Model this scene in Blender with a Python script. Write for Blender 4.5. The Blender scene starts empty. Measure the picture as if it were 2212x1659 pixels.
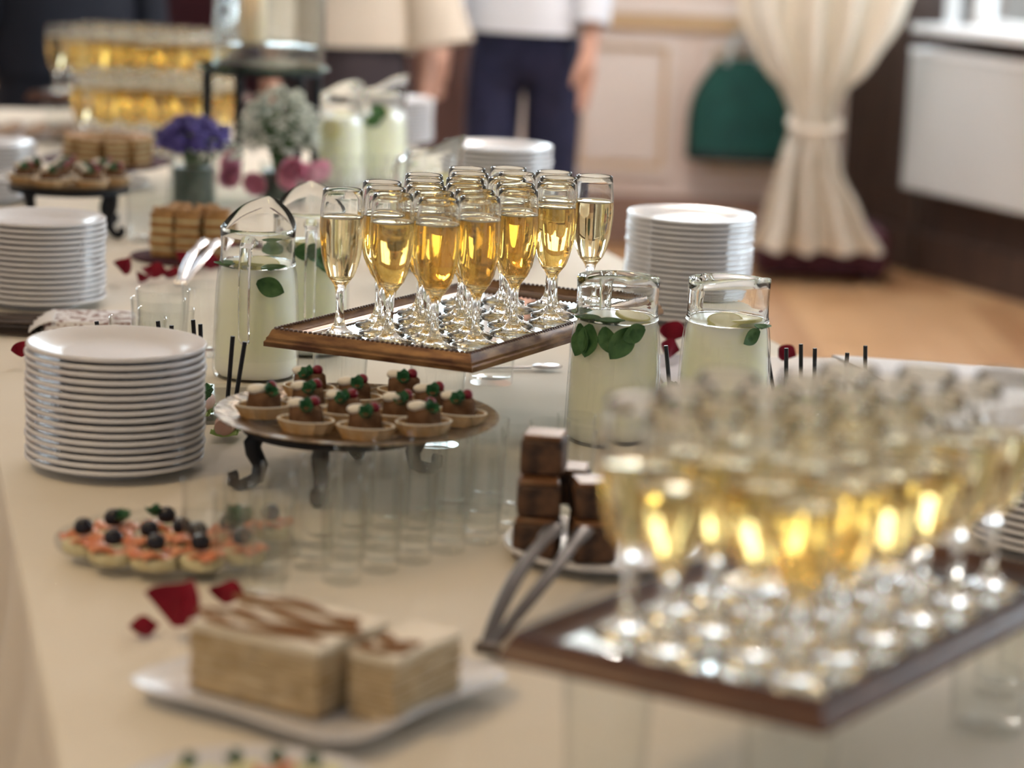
import bpy, math, random
from mathutils import Vector, Matrix
R = math.radians
rnd = random.Random(7)
SC = bpy.context.scene
COL = SC.collection

# ------------------------------------------------------------------ camera, light, exposure
PITCH, ROLL, CZ = R(11.7), R(2.4), 1.405
FPX, PW, PH = 85 / 36 * 2212, 2212, 1659
cam = bpy.data.cameras.new('camera'); cam_o = bpy.data.objects.new('camera', cam); COL.objects.link(cam_o)
_r0, _f = Vector((1, 0, 0)), Vector((0, math.cos(PITCH), -math.sin(PITCH)))
_u0 = _r0.cross(_f)
_r = _r0 * math.cos(ROLL) + _u0 * math.sin(ROLL)
_u = -_r0 * math.sin(ROLL) + _u0 * math.cos(ROLL)
cam_o.matrix_world = Matrix(((_r.x, _u.x, -_f.x, 0), (_r.y, _u.y, -_f.y, 0), (_r.z, _u.z, -_f.z, CZ), (0, 0, 0, 1)))
cam.sensor_width = 36; cam.lens = 85
cam.dof.use_dof = True; cam.dof.focus_distance = 2.97; cam.dof.aperture_fstop = 2.8
cam.clip_end = 60
SC.camera = cam_o

world = bpy.data.worlds.new('world'); SC.world = world; world.use_nodes = True
world.node_tree.nodes['Background'].inputs[0].default_value = (1.0, .985, .965, 1)
world.node_tree.nodes['Background'].inputs[1].default_value = .5

def area(name, loc, target, sx, sy, watts, color):
    l = bpy.data.lights.new(name, 'AREA'); l.shape = 'RECTANGLE'; l.size = sx; l.size_y = sy; l.energy = watts; l.color = color
    o = bpy.data.objects.new(name, l); COL.objects.link(o)
    d = Vector(target) - Vector(loc)
    o.matrix_world = Matrix.Translation(loc) @ d.to_track_quat('-Z', 'Z').to_matrix().to_4x4()
    return o
COOL = (.80, .905, 1.0)
# daylight standing in the three tall windows of the side wall and the window above the radiator
for _y, _w in ((4.4, 290), (5.4, 190), (6.6, 300)): area('daylight_window', (3.72, _y, 1.75), (0, _y, 1.2), .40, 1.9, _w, COOL)
for _x, _w in ((-3.05, 120), (-.8, 160), (.75, 160)): area('daylight_window', (_x, 10.0, 1.99), (_x, 0, .6), 1.4, 1.7, _w * .7, COOL)
l = bpy.data.lights.new('back_wall_fill', 'POINT'); l.energy = 120; l.color = (1, .88, .80); l.shadow_soft_size = .15  # added fill light without a fixture, brightens the back wall, floor and people
lo = bpy.data.objects.new('back_wall_fill', l); COL.objects.link(lo); lo.location = (.4, 7.0, 2.8)
# warm chandelier over the room
l = bpy.data.lights.new('chandelier_glow', 'POINT'); l.energy = 42; l.color = (1, .73, .40); l.shadow_soft_size = .22
lo = bpy.data.objects.new('chandelier_glow', l); COL.objects.link(lo); lo.location = (-1.3, 1.5, 2.5)

SC.view_settings.view_transform = 'Standard'; SC.view_settings.look = 'None'
SC.view_settings.gamma = 1; SC.view_settings.use_curve_mapping = False
SC.view_settings.exposure = -0.2
cy = SC.cycles
cy.max_bounces = 40; cy.transmission_bounces = 40; cy.transparent_max_bounces = 48; cy.glossy_bounces = 8; cy.diffuse_bounces = 3
cy.caustics_reflective = True; cy.caustics_refractive = True; cy.blur_glossy = .6
cy.sample_clamp_indirect = 50
cy.use_light_tree = False
cy.use_adaptive_sampling = True; cy.adaptive_threshold = .04

def spot(px, py, z):
    """World point at height z seen at a place of the photograph (used to survey the table)."""
    u, v = px - PW / 2, py - PH / 2
    c, s = math.cos(ROLL), math.sin(ROLL)
    u, v = u * c + v * s, -u * s + v * c
    d = (u, FPX * math.cos(PITCH) - v * math.sin(PITCH), -FPX * math.sin(PITCH) - v * math.cos(PITCH))
    t = (z - CZ) / d[2]
    return Vector((d[0] * t, d[1] * t, z))

# ------------------------------------------------------------------ materials
def mat(name, color, rough=.5, metal=0, spec=.5, noise=None, bump=0, coat=0, sheen=0, sss=0, trans=0, ior=1.45):
    m = bpy.data.materials.new(name); m.use_nodes = True
    nt = m.node_tree; b = nt.nodes['Principled BSDF']
    b.inputs['Base Color'].default_value = (*color, 1); b.inputs['Roughness'].default_value = rough
    b.inputs['Metallic'].default_value = metal; b.inputs['Specular IOR Level'].default_value = spec
    b.inputs['Coat Weight'].default_value = coat; b.inputs['IOR'].default_value = ior
    b.inputs['Transmission Weight'].default_value = trans
    if sss: b.inputs['Subsurface Weight'].default_value = sss; b.inputs['Subsurface Radius'].default_value = (.01, .008, .005)
    if noise or bump:
        tc = nt.nodes.new('ShaderNodeTexCoord'); n = nt.nodes.new('ShaderNodeTexNoise')
        n.inputs['Scale'].default_value = (noise or (None, 40))[1]; n.inputs['Detail'].default_value = 4
        src = tc.outputs['Object']
        if noise and len(noise) > 2:
            mp = nt.nodes.new('ShaderNodeMapping'); mp.inputs['Scale'].default_value = noise[2]
            nt.links.new(src, mp.inputs['Vector']); src = mp.outputs['Vector']
        nt.links.new(src, n.inputs['Vector'])
        if noise:
            r = nt.nodes.new('ShaderNodeValToRGB'); r.color_ramp.elements[0].position = .35; r.color_ramp.elements[1].position = .65
            r.color_ramp.elements[0].color = (*color, 1); r.color_ramp.elements[1].color = (*noise[0], 1)
            nt.links.new(n.outputs['Fac'], r.inputs['Fac']); nt.links.new(r.outputs['Color'], b.inputs['Base Color'])
        if bump:
            bp = nt.nodes.new('ShaderNodeBump'); bp.inputs['Strength'].default_value = bump; bp.inputs['Distance'].default_value = .004
            nt.links.new(n.outputs['Fac'], bp.inputs['Height']); nt.links.new(bp.outputs['Normal'], b.inputs['Normal'])
    return m

def thin_glass(name, clear=(.985, .990, .986), edge=(.34, .37, .36)):
    m = bpy.data.materials.new(name); m.use_nodes = True; nt = m.node_tree; nt.nodes.clear()
    out = nt.nodes.new('ShaderNodeOutputMaterial'); mx = nt.nodes.new('ShaderNodeMixShader')
    tr = nt.nodes.new('ShaderNodeBsdfTransparent'); gl = nt.nodes.new('ShaderNodeBsdfGlossy'); gl.inputs['Roughness'].default_value = .02
    p5 = nt.nodes.new('ShaderNodeMath'); p5.operation = 'POWER'; p5.inputs[1].default_value = 5
    fr = nt.nodes.new('ShaderNodeMath'); fr.operation = 'MULTIPLY_ADD'; fr.inputs[1].default_value = .9; fr.inputs[2].default_value = .04
    lw = nt.nodes.new('ShaderNodeLayerWeight'); lw.inputs['Blend'].default_value = .5
    nt.links.new(lw.outputs['Facing'], p5.inputs[0]); nt.links.new(p5.outputs[0], fr.inputs[0])
    pw = nt.nodes.new('ShaderNodeMath'); pw.operation = 'POWER'; pw.inputs[1].default_value = 16
    mc = nt.nodes.new('ShaderNodeMix'); mc.data_type = 'RGBA'
    mc.inputs['A'].default_value = (*clear, 1); mc.inputs['B'].default_value = (*edge, 1)
    L = nt.links.new
    L(lw.outputs['Facing'], pw.inputs[0]); L(pw.outputs[0], mc.inputs['Factor']); L(mc.outputs['Result'], tr.inputs['Color'])
    L(fr.outputs[0], mx.inputs[0]); L(tr.outputs[0], mx.inputs[1]); L(gl.outputs[0], mx.inputs[2]); L(mx.outputs[0], out.inputs[0])
    return m

def glass(name, color=(1, 1, 1), ior=1.5, rough=0):
    m = bpy.data.materials.new(name); m.use_nodes = True; nt = m.node_tree; nt.nodes.clear()
    out = nt.nodes.new('ShaderNodeOutputMaterial'); g = nt.nodes.new('ShaderNodeBsdfGlass')
    g.inputs['Color'].default_value = (*color, 1); g.inputs['IOR'].default_value = ior; g.inputs['Roughness'].default_value = rough
    nt.links.new(g.outputs[0], out.inputs[0]); return m

def cloudy(name, color, glow=.45):
    """A cloudy drink: part diffuse, part translucent, with a glossy skin."""
    m = bpy.data.materials.new(name); m.use_nodes = True; nt = m.node_tree; nt.nodes.clear()
    out = nt.nodes.new('ShaderNodeOutputMaterial'); mx = nt.nodes.new('ShaderNodeMixShader'); mx.inputs[0].default_value = glow
    d = nt.nodes.new('ShaderNodeBsdfDiffuse'); t = nt.nodes.new('ShaderNodeBsdfTranslucent')
    d.inputs[0].default_value = (*color, 1); t.inputs[0].default_value = (*color, 1)
    nt.links.new(d.outputs[0], mx.inputs[1]); nt.links.new(t.outputs[0], mx.inputs[2]); nt.links.new(mx.outputs[0], out.inputs[0])
    return m

def murky(name, color, radius=.05):
    """A cloudy drink through which light scatters."""
    m = mat(name, color, .3, spec=.2); b = m.node_tree.nodes['Principled BSDF']
    b.inputs['Subsurface Weight'].default_value = 1; b.inputs['Subsurface Radius'].default_value = (radius, radius, radius * .8)
    b.inputs['Subsurface Scale'].default_value = 1
    return m

def emit(name, color, s):
    m = bpy.data.materials.new(name); m.use_nodes = True; nt = m.node_tree; nt.nodes.clear()
    out = nt.nodes.new('ShaderNodeOutputMaterial'); e = nt.nodes.new('ShaderNodeEmission')
    e.inputs[0].default_value = (*color, 1); e.inputs[1].default_value = s; nt.links.new(e.outputs[0], out.inputs[0]); return m

M = dict(
    porcelain=mat('porcelain', (.74, .73, .75), .22, spec=.4),
    flute=glass('flute_glass', (.998, 1, .998)),
    wine=glass('sparkling_wine', (.955, .88, .69), 1.34),
    froth=mat('froth', (.95, .92, .82), .6),
    tumbler=thin_glass('tumbler_glass'),
    jug=thin_glass('jug_glass', (.985, .990, .987), (.24, .28, .27)),
    jug_clear=glass('clear_jug_glass', (.985, .99, .985)),
    lemonade=murky('cloudy_lemonade', (.94, .935, .76)),
    lemon=mat('lemon_flesh', (.82, .78, .46), .4), rind=mat('lemon_rind', (.74, .70, .28), .5),
    mint=mat('mint_leaf', (.03, .10, .028), .6, noise=((.085, .19, .06), 60), bump=.3),
    mirror=mat('tray_mirror', (.86, .90, .89), .03, metal=1),
    gilt=mat('gilt_wood', (.10, .04, .018), .34, metal=.35, noise=((.28, .15, .06), 26, (1, 1, 4)), bump=.15),
    gilt_dark=mat('dark_gilt', (.085, .045, .03), .45, metal=.2),
    walnut=mat('walnut_frame', (.085, .03, .018), .32, noise=((.15, .06, .03), 20, (1, 1, 5))),
    walnut_dark=mat('dark_walnut', (.05, .02, .015), .4),
    cloth=mat('tablecloth', (.78, .71, .60), .9, bump=.05, noise=((.81, .745, .64), 5)),
    cloth_white=mat('white_tablecloth', (.82, .80, .80), .9),
    wood_leg=mat('table_leg_wood', (.16, .09, .05), .5),
    iron=mat('wrought_iron', (.010, .011, .015), .55, spec=.3, bump=.4),
    brass=mat('hammered_gold', (.15, .095, .055), .3, metal=.9, noise=((.33, .24, .14), 90), bump=1.0),
    pastry=mat('pastry', (.62, .38, .16), .7, noise=((.78, .58, .34), 60), bump=.4),
    crust=mat('brown_crust', (.30, .15, .05), .7, noise=((.48, .27, .10), 70), bump=.6),
    pate=mat('pate', (.115, .055, .026), .9, spec=.15, bump=.4, noise=((.18, .10, .055), 80)),
    cream=mat('cream_cheese', (.86, .80, .68), .5),
    berry=mat('cranberry', (.20, .006, .022), .3),
    parsley=mat('parsley', (.03, .13, .05), .5),
    salmon=mat('salmon', (.66, .20, .085), .4, noise=((.78, .36, .19), 50)),
    olive=mat('black_olive', (.012, .01, .016), .22),
    bread=mat('pale_bread', (.60, .50, .27), .8, bump=.3, noise=((.70, .64, .40), 60)),
    petal=mat('red_rose_petal', (.16, .004, .014), .6, noise=((.25, .008, .024), 30), spec=.2),
    cake=mat('cake_crumb', (.44, .30, .14), .85, noise=((.58, .43, .235), 55), bump=.6),
    icing=mat('cake_cream', (.76, .66, .49), .5),
    choc=mat('chocolate', (.19, .085, .035), .35),
    drizzle=mat('caramel_drizzle', (.24, .115, .045), .8, spec=.1),
    brownie=mat('brownie', (.022, .010, .006), .6, noise=((.14, .065, .03), 45), bump=.6),
    steel=mat('steel', (.55, .55, .57), .15, metal=1), steel_dark=mat('dark_steel', (.11, .095, .088), .3, metal=1),
    fork=mat('dark_fork', (.10, .075, .062), .35, metal=.6), black=mat('black_stick', (.008, .008, .012), .4),
    ham=mat('ham', (.70, .40, .30), .45, noise=((.80, .56, .45), 40)), lettuce=mat('lettuce', (.36, .50, .14), .5, noise=((.20, .36, .08), 40)),
    napkin=None,
    violet=mat('violet_blossom', (.045, .032, .17), .7, noise=((.09, .07, .30), 60)), white_flower=cloudy('white_blossom', (.92, .94, .89), .5),
    pink=cloudy('pink_petal', (.88, .46, .60), .45), stem=mat('stem_green', (.08, .16, .06), .5),
    vase=thin_glass('vase_glass', (.95, .97, .965), (.5, .55, .55)), vase_water=mat('stems_in_water', (.03, .055, .045), .3),
    candle=mat('candle_wax', (.85, .68, .48), .5, sss=.4), flame=emit('flame', (1, .55, .2), 14), wick=mat('wick', (.02, .02, .02), .8),
    stand_glass=thin_glass('green_stand_glass', (.55, .80, .74), (.05, .25, .22)),
    skin=mat('skin', (.62, .36, .27), .5), navy=mat('navy_trousers', (.012, .016, .05), .8, noise=((.022, .026, .075), 14)),
    shirt=mat('white_shirt', (.72, .76, .84), .8), beige=mat('cream_blouse', (.60, .53, .44), .85),
    dark_skirt=mat('dark_skirt', (.035, .025, .03), .8), navy_dress=mat('navy_dress', (.006, .010, .022), .8), wine_dress=mat('wine_dress', (.06, .012, .022), .8),
    hair=mat('brown_hair', (.05, .025, .012), .6), eye=mat('eye', (.02, .015, .01), .2), lips=mat('lips', (.45, .14, .13), .4), shoe=mat('shoe', (.015, .012, .012), .4),
    wall=mat('wall_paint', (.72, .60, .54), .7), panel=mat('panel_paint', (.76, .67, .62), .6), gold_trim=mat('gold_trim', (.60, .42, .24), .5),
    skirting=mat('brown_skirting', (.30, .19, .15), .5), dark_wood=mat('dark_wood_panel', (.045, .026, .02), .5, noise=((.075, .042, .03), 4, (6, 6, .6))),
    plaster=mat('plaster', (.78, .74, .69), .85), door=mat('door_wood', (.075, .035, .028), .45, noise=((.11, .055, .045), 5, (6, 6, .5))),
    frame=mat('white_window_frame', (.80, .80, .80), .5), pane=thin_glass('window_pane', (.96, .98, .98), (.8, .85, .85)),
    radiator=mat('radiator_enamel', (.54, .54, .53), .4), curtain=cloudy('curtain_cloth', (.86, .79, .69), .35),
    bag=mat('green_bag_cloth', (.003, .048, .040), .75, noise=((.005, .07, .056), 10)), bag_dark=mat('dark_bag_cloth', (.008, .02, .02), .8), handle=mat('pale_cord', (.5, .52, .5), .7),
    oak=mat('oak_plank', (.37, .19, .085), .38, noise=((.46, .26, .125), 3, (1.5, 12, 1))), oak2=mat('oak_plank_light', (.42, .23, .105), .38, noise=((.51, .30, .15), 3, (1.5, 12, 1))),
    oak3=mat('oak_plank_dark', (.31, .15, .065), .4, noise=((.39, .21, .095), 3, (1.5, 12, 1))),
    rice=mat('cream_roll', (.5, .38, .28), .7, noise=((.32, .22, .16), 40)),
)
def napkin_mat():
    m = mat('printed_napkin', (.80, .77, .76), .85); nt = m.node_tree; b = nt.nodes['Principled BSDF']
    tc = nt.nodes.new('ShaderNodeTexCoord'); v = nt.nodes.new('ShaderNodeTexNoise'); v.inputs['Scale'].default_value = 42; v.inputs['Distortion'].default_value = 2.2; v.inputs['Detail'].default_value = 0
    r = nt.nodes.new('ShaderNodeValToRGB'); r.color_ramp.elements[0].position = .52; r.color_ramp.elements[1].position = .56
    r.color_ramp.elements[0].color = (.80, .77, .77, 1); r.color_ramp.elements[1].color = (.33, .21, .19, 1)
    nt.links.new(tc.outputs['Object'], v.inputs['Vector']); nt.links.new(v.outputs['Fac'], r.inputs['Fac']); nt.links.new(r.outputs['Color'], b.inputs['Base Color'])
    return m
M['napkin'] = napkin_mat()

# ------------------------------------------------------------------ mesh builders
class MB:
    def __init__(s): s.v, s.f = [], []
    def add(s, v, f, T=None):
        o = len(s.v); s.v += [tuple(T @ Vector(p)) if T else tuple(p) for p in v]; s.f += [tuple(i + o for i in q) for q in f]; return s
    def box(s, a, b, T=None, bev=0):
        (x0, y0, z0), (x1, y1, z1) = a, b
        if not bev:
            v = [(x0, y0, z0), (x1, y0, z0), (x1, y1, z0), (x0, y1, z0), (x0, y0, z1), (x1, y0, z1), (x1, y1, z1), (x0, y1, z1)]
            return s.add(v, [(3, 2, 1, 0), (4, 5, 6, 7), (0, 1, 5, 4), (1, 2, 6, 5), (2, 3, 7, 6), (3, 0, 4, 7)], T)
        e = bev; rings = []
        for z, i in ((z0, e), (z0 + e, 0), (z1 - e, 0), (z1, e)):
            k = e
            xa, xb, ya, yb = x0 + i, x1 - i, y0 + i, y1 - i
            k = max(e - i, 0) + 1e-5
            rings.append([(xa + k, ya, z), (xb - k, ya, z), (xb, ya + k, z), (xb, yb - k, z), (xb - k, yb, z), (xa + k, yb, z), (xa, yb - k, z), (xa, ya + k, z)])
        v = [p for r in rings for p in r]; f = [tuple(range(7, -1, -1)), tuple(range(24, 32))]
        for r in range(3):
            for i in range(8): j = (i + 1) % 8; f.append((r * 8 + i, r * 8 + j, r * 8 + 8 + j, r * 8 + 8 + i))
        return s.add(v, f, T)
    def lathe(s, prof, n=32, T=None, close=False, wob=None):
        v, f = [], []; rings = []
        for (r, z) in prof:
            if r < 1e-6: rings.append([len(v)]); v.append((0, 0, z))
            else:
                rings.append(list(range(len(v), len(v) + n)))
                for i in range(n):
                    a = 2 * math.pi * i / n; rr = r * (wob(a, z) if wob else 1)
                    v.append((rr * math.cos(a), rr * math.sin(a), z))
        pairs = list(zip(rings, rings[1:])) + ([(rings[-1], rings[0])] if close else [])
        for a, b in pairs:
            if len(a) == 1 and len(b) == 1: continue
            for i in range(n):
                j = (i + 1) % n
                if len(a) == 1: f.append((a[0], b[j], b[i]))
                elif len(b) == 1: f.append((a[i], a[j], b[0]))
                else: f.append((a[i], a[j], b[j], b[i]))
        return s.add(v, f, T)
    def tube(s, pts, rad, n=8, T=None, flat=1.0, caps=True):
        pts = [Vector(p) for p in pts]; rs = rad if isinstance(rad, (list, tuple)) else [rad] * len(pts)
        v, f = [], []; up = Vector((0, 0, 1)); prev = None
        for i, p in enumerate(pts):
            t = (pts[min(i + 1, len(pts) - 1)] - pts[max(i - 1, 0)]).normalized()
            if prev is None:
                a = t.cross(up); a = a.normalized() if a.length > .05 else t.cross(Vector((1, 0, 0))).normalized()
            else: a = (prev - t * prev.dot(t)).normalized()
            prev = a; b = t.cross(a)
            for k in range(n):
                w = 2 * math.pi * k / n; v.append(p + a * math.cos(w) * rs[i] + b * math.sin(w) * rs[i] * flat)
        for i in range(len(pts) - 1):
            for k in range(n): j = (k + 1) % n; f.append((i * n + k, i * n + j, (i + 1) * n + j, (i + 1) * n + k))
        if caps: f.append(tuple(range(n - 1, -1, -1))); f.append(tuple(range((len(pts) - 1) * n, len(pts) * n)))
        return s.add(v, f, T)
    def ball(s, c, r, n=10, m=6, sc=(1, 1, 1), T=None):
        prof = [(r * math.sin(math.pi * i / m), -r * math.cos(math.pi * i / m)) for i in range(m + 1)]
        prof[0] = (0, -r); prof[-1] = (0, r)
        Q = Matrix.Translation(c) @ Matrix.Diagonal((*sc, 1))
        return s.lathe(prof, n, (T @ Q) if T else Q)
    def grid(s, nx, ny, fn, T=None):
        v = [fn(i / nx, j / ny) for j in range(ny + 1) for i in range(nx + 1)]
        f = [(j * (nx + 1) + i, j * (nx + 1) + i + 1, (j + 1) * (nx + 1) + i + 1, (j + 1) * (nx + 1) + i) for j in range(ny) for i in range(nx)]
        return s.add(v, f, T)
    def shell(s, nx, ny, fn, t, T=None):
        """A grid with real thickness t."""
        o = len(s.v); s.grid(nx, ny, fn, T); n = len(s.v) - o
        nrm = [Vector((0, 0, 0)) for _ in range(n)]
        fs = [q for q in s.f if q[0] >= o]
        for q in fs:
            a, b, c = (Vector(s.v[k]) for k in q[:3]); w = (b - a).cross(c - a)
            for k in q: nrm[k - o] += w
        for k in range(n):
            d = nrm[k].normalized() if nrm[k].length else Vector((0, 0, 1)); s.v.append(tuple(Vector(s.v[o + k]) - d * t))
        s.f += [tuple(k + n for k in reversed(q)) for q in fs]
        W = nx + 1
        rim = [i for i in range(W)] + [j * W + nx for j in range(1, ny + 1)] + [ny * W + i for i in range(nx - 1, -1, -1)] + [j * W for j in range(ny - 1, 0, -1)]
        for a, b in zip(rim, rim[1:] + rim[:1]): s.f.append((o + b, o + a, o + a + n, o + b + n))
        return s
    def mesh(s, name, material, smooth=True, angle=40):
        me = bpy.data.meshes.new(name); me.from_pydata(s.v, [], s.f); me.update()
        if smooth:
            me.polygons.foreach_set('use_smooth', [True] * len(me.polygons)); me.set_sharp_from_angle(angle=R(angle))
        me.materials.append(material); return me
    def build(s, name, material, parent=None, smooth=True, angle=40, **props):
        return put(name, s.mesh(name, material, smooth, angle), parent, **props)

def put(name, me, parent=None, loc=None, rot=None, **props):
    o = bpy.data.objects.new(name, me); COL.objects.link(o)
    if parent is not None: o.parent = parent
    if loc is not None: o.location = loc
    if rot is not None: o.rotation_euler = rot
    for k, v in props.items(): o[k] = v
    return o
def thing(name, label, cat, loc=(0, 0, 0), rz=0, group=None):
    o = bpy.data.objects.new(name, None); o.empty_display_size = .02; COL.objects.link(o)
    o.location = loc; o.rotation_euler = (0, 0, rz); tag(o, label, cat, group); return o
def tag(o, label, cat, group=None):
    o['label'] = label; o['category'] = cat
    if group: o['group'] = group
    return o
KIDS = {}
def copy_tree(o, label=None, group=None, loc=None, rz=None):
    kids = list(o.children)
    c = o.copy(); COL.objects.link(c)
    if label: c['label'] = label
    if group: c['group'] = group
    if loc is not None: c.location = loc
    if rz is not None: c.rotation_euler = (0, 0, rz)
    for k in kids:
        d = k.copy(); COL.objects.link(d); d.parent = c
        for g in k.children:
            e = g.copy(); COL.objects.link(e); e.parent = d
    return c
ORD = ['zeroth', 'first', 'second', 'third', 'fourth', 'fifth', 'sixth', 'seventh', 'eighth', 'ninth', 'tenth', 'eleventh', 'twelfth', 'thirteenth', 'fourteenth', 'fifteenth', 'sixteenth', 'seventeenth', 'eighteenth', 'nineteenth', 'twentieth', 'twenty-first', 'twenty-second', 'twenty-third', 'twenty-fourth', 'twenty-fifth', 'twenty-sixth', 'twenty-seventh', 'twenty-eighth', 'twenty-ninth', 'thirtieth']
def rot_z(a): return Matrix.Rotation(a, 4, 'Z')
def struct(name, mb, material, parent=None, smooth=False, **kw):
    o = mb.build(name, material, parent, smooth); o['kind'] = 'structure'
    return o

# ------------------------------------------------------------------ the room
T = .75                                                     # height of the table tops
WA = spot(1920, 570, 0); WB = spot(2212, 650, 0)             # foot of the slanting window bay wall
bay = (WB - WA).normalized()                                 # runs towards the camera and to the side
bay_n = Vector((bay.y, -bay.x, 0)); bay_n = -bay_n if bay_n.dot(Vector((-1, -1, 0))) < 0 else bay_n   # points into the room
YB = 9.75                                                   # back wall
mb = MB().box((-4.6, -1.0, -.12), (3.9, YB + .2, -.003)); struct('floor', mb, M['oak3'])
floor = bpy.data.objects['floor']
# oak planks of the floor, each its own board
pl_rng = random.Random(3); n = 0
x = -.9
pm = {}
for row in range(24):
    y = 4.2 + pl_rng.random() * 1.2 - 1.2
    x0 = -.6 + row * .13
    while y < YB:
        L = 1.1 if (row + int(y)) % 2 else 1.4
        if L not in pm: pm[L] = [MB().box((.0015, .0015, -.02), (.1285, L - .0015, 0)).mesh('plank', M[k], False) for k in ('oak', 'oak2', 'oak3')]
        LL = L
        if y + L <= YB:
            o = put('plank', pl_rng.choice(pm[L]), floor, (x0, y, -.0005 * pl_rng.random()))
        y += L
# remaining floor outside the board field is covered by the dark base slab under the tables
BW = ((-3.75, -2.35), (-1.5, -.1), (.05, 1.45))                # windows of the back wall, above the wainscot
mb = MB().box((-4.6, YB, 0), (1.9, YB + .15, 1.12)).box((-4.6, YB, 2.85), (1.9, YB + .15, 3.2))
for a, b in zip((-4.6,) + tuple(w[1] for w in BW), tuple(w[0] for w in BW) + (1.9,)): mb.box((a, YB, 1.12), (b, YB + .15, 2.85))
struct('wall_back', mb, M['wall'])
for k, (a, b) in enumerate(BW):
    y0, y1 = YB + .04, YB + .10; c = (a + b) / 2
    fr = MB().box((a, y0, 1.12), (a + .06, y1, 2.85)).box((b - .06, y0, 1.12), (b, y1, 2.85)).box((a + .06, y0, 1.12), (b - .06, y1, 1.18)).box((a + .06, y0, 2.79), (b - .06, y1, 2.85)).box((c - .025, y0, 1.18), (c + .025, y1, 2.79))
    w = struct(f'window_{k + 5}', fr, M['frame'])
    for p, q in ((a + .06, c - .025), (c + .025, b - .06)): MB().box((p, YB + .067, 1.18), (q, YB + .073, 2.79)).build('pane', M['pane'], w, False)
    MB().box((a - .06, YB - .08, 1.075), (b + .06, YB + .04, 1.115)).build('window_sill', M['frame'], w, False)

mb = MB().box((-4.75, -1.0, 0), (-4.6, YB + .15, 3.2)); struct('wall_left', mb, M['plaster'])
mb = MB().box((-4.75, -1.0, 3.2), (3.9, YB + .15, 3.3)); struct('ceiling', mb, M['plaster'])
# side wall with three tall windows
mb = MB()
ys = [-1.0, 4.15, 4.65, 5.15, 5.65, 6.35, 6.85, 7.45]
mb.box((3.5, ys[0], 0), (3.65, ys[1], 3.2)); mb.box((3.5, ys[2], 0), (3.65, ys[3], 3.2)); mb.box((3.5, ys[4], 0), (3.65, ys[5], 3.2)); mb.box((3.5, ys[6], 0), (3.65, ys[7], 3.2))
for a, b in ((4.15, 4.65), (5.15, 5.65), (6.35, 6.85)): mb.box((3.5, a, 0), (3.65, b, .75)); mb.box((3.5, a, 2.75), (3.65, b, 3.2))
struct('wall_right', mb, M['plaster'])
for k, (a, b) in enumerate(((4.15, 4.65), (5.15, 5.65), (6.35, 6.85))):
    fr = MB()
    fr.box((3.54, a, .75), (3.60, a + .06, 2.75)).box((3.54, b - .06, .75), (3.60, b, 2.75)).box((3.54, a + .06, .75), (3.60, b - .06, .81)).box((3.54, a + .06, 2.69), (3.60, b - .06, 2.75))
    fr.box((3.545, (a + b) / 2 - .03, .81), (3.595, (a + b) / 2 + .03, 2.69)).box((3.548, a + .06, 2.05), (3.592, (a + b) / 2 - .03, 2.1)).box((3.548, (a + b) / 2 + .03, 2.05), (3.592, b - .06, 2.1))
    w = struct(f'window_{k + 1}', fr, M['frame'])
    for ya, yb in ((a + .06, (a + b) / 2 - .03), ((a + b) / 2 + .03, b - .06)):
        for za, zb in ((.81, 2.05), (2.1, 2.69)): MB().box((3.567, ya, za), (3.573, yb, zb)).build('pane', M['pane'], w, False)
# slanting bay wall: dark wood below and at the corner, a window with its sill above the radiator
def bayT(): return Matrix(((bay.x, -bay_n.x, 0, WA.x), (bay.y, -bay_n.y, 0, WA.y), (0, 0, 1, 0), (0, 0, 0, 1)))
BT = bayT(); BL = 3.0                                        # local x along the wall, local y behind its face
mb = MB().box((-.9, 0, 0), (.34, .15, 3.2), BT).box((.34, 0, 0), (BL, .15, .93), BT).box((.34, 0, 2.6), (BL, .15, 3.2), BT).box((1.75, 0, .93), (BL, .15, 2.6), BT)
struct('wall_bay', mb, M['dark_wood'])
mb = MB().box((.27, -.02, .93), (.34, .14, 2.6), BT).box((.34, .05, 2.52), (1.75, .12, 2.6), BT).box((.34, .05, .93), (.40, .12, 2.52), BT).box((1.0, .06, .98), (1.06, .11, 2.52), BT).box((.40, .05, .93), (1.75, .12, .98), BT)
w = struct('window_4', mb, M['frame'])
MB().box((.40, .08, .98), (1.0, .086, 2.52), BT).build('pane', M['pane'], w, False)
MB().box((1.06, .08, .98), (1.75, .086, 2.52), BT).build('pane', M['pane'], w, False)
MB().box((.26, -.16, .925), (1.8, .05, .955), BT).build('window_sill', M['frame'], w, False)
pc = WA + bay * 1.05 - bay_n * .4
area('daylight_window', (pc.x, pc.y, 1.85), (pc.x + bay_n.x, pc.y + bay_n.y, 1.6), 1.3, 1.5, 40, COOL)
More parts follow.
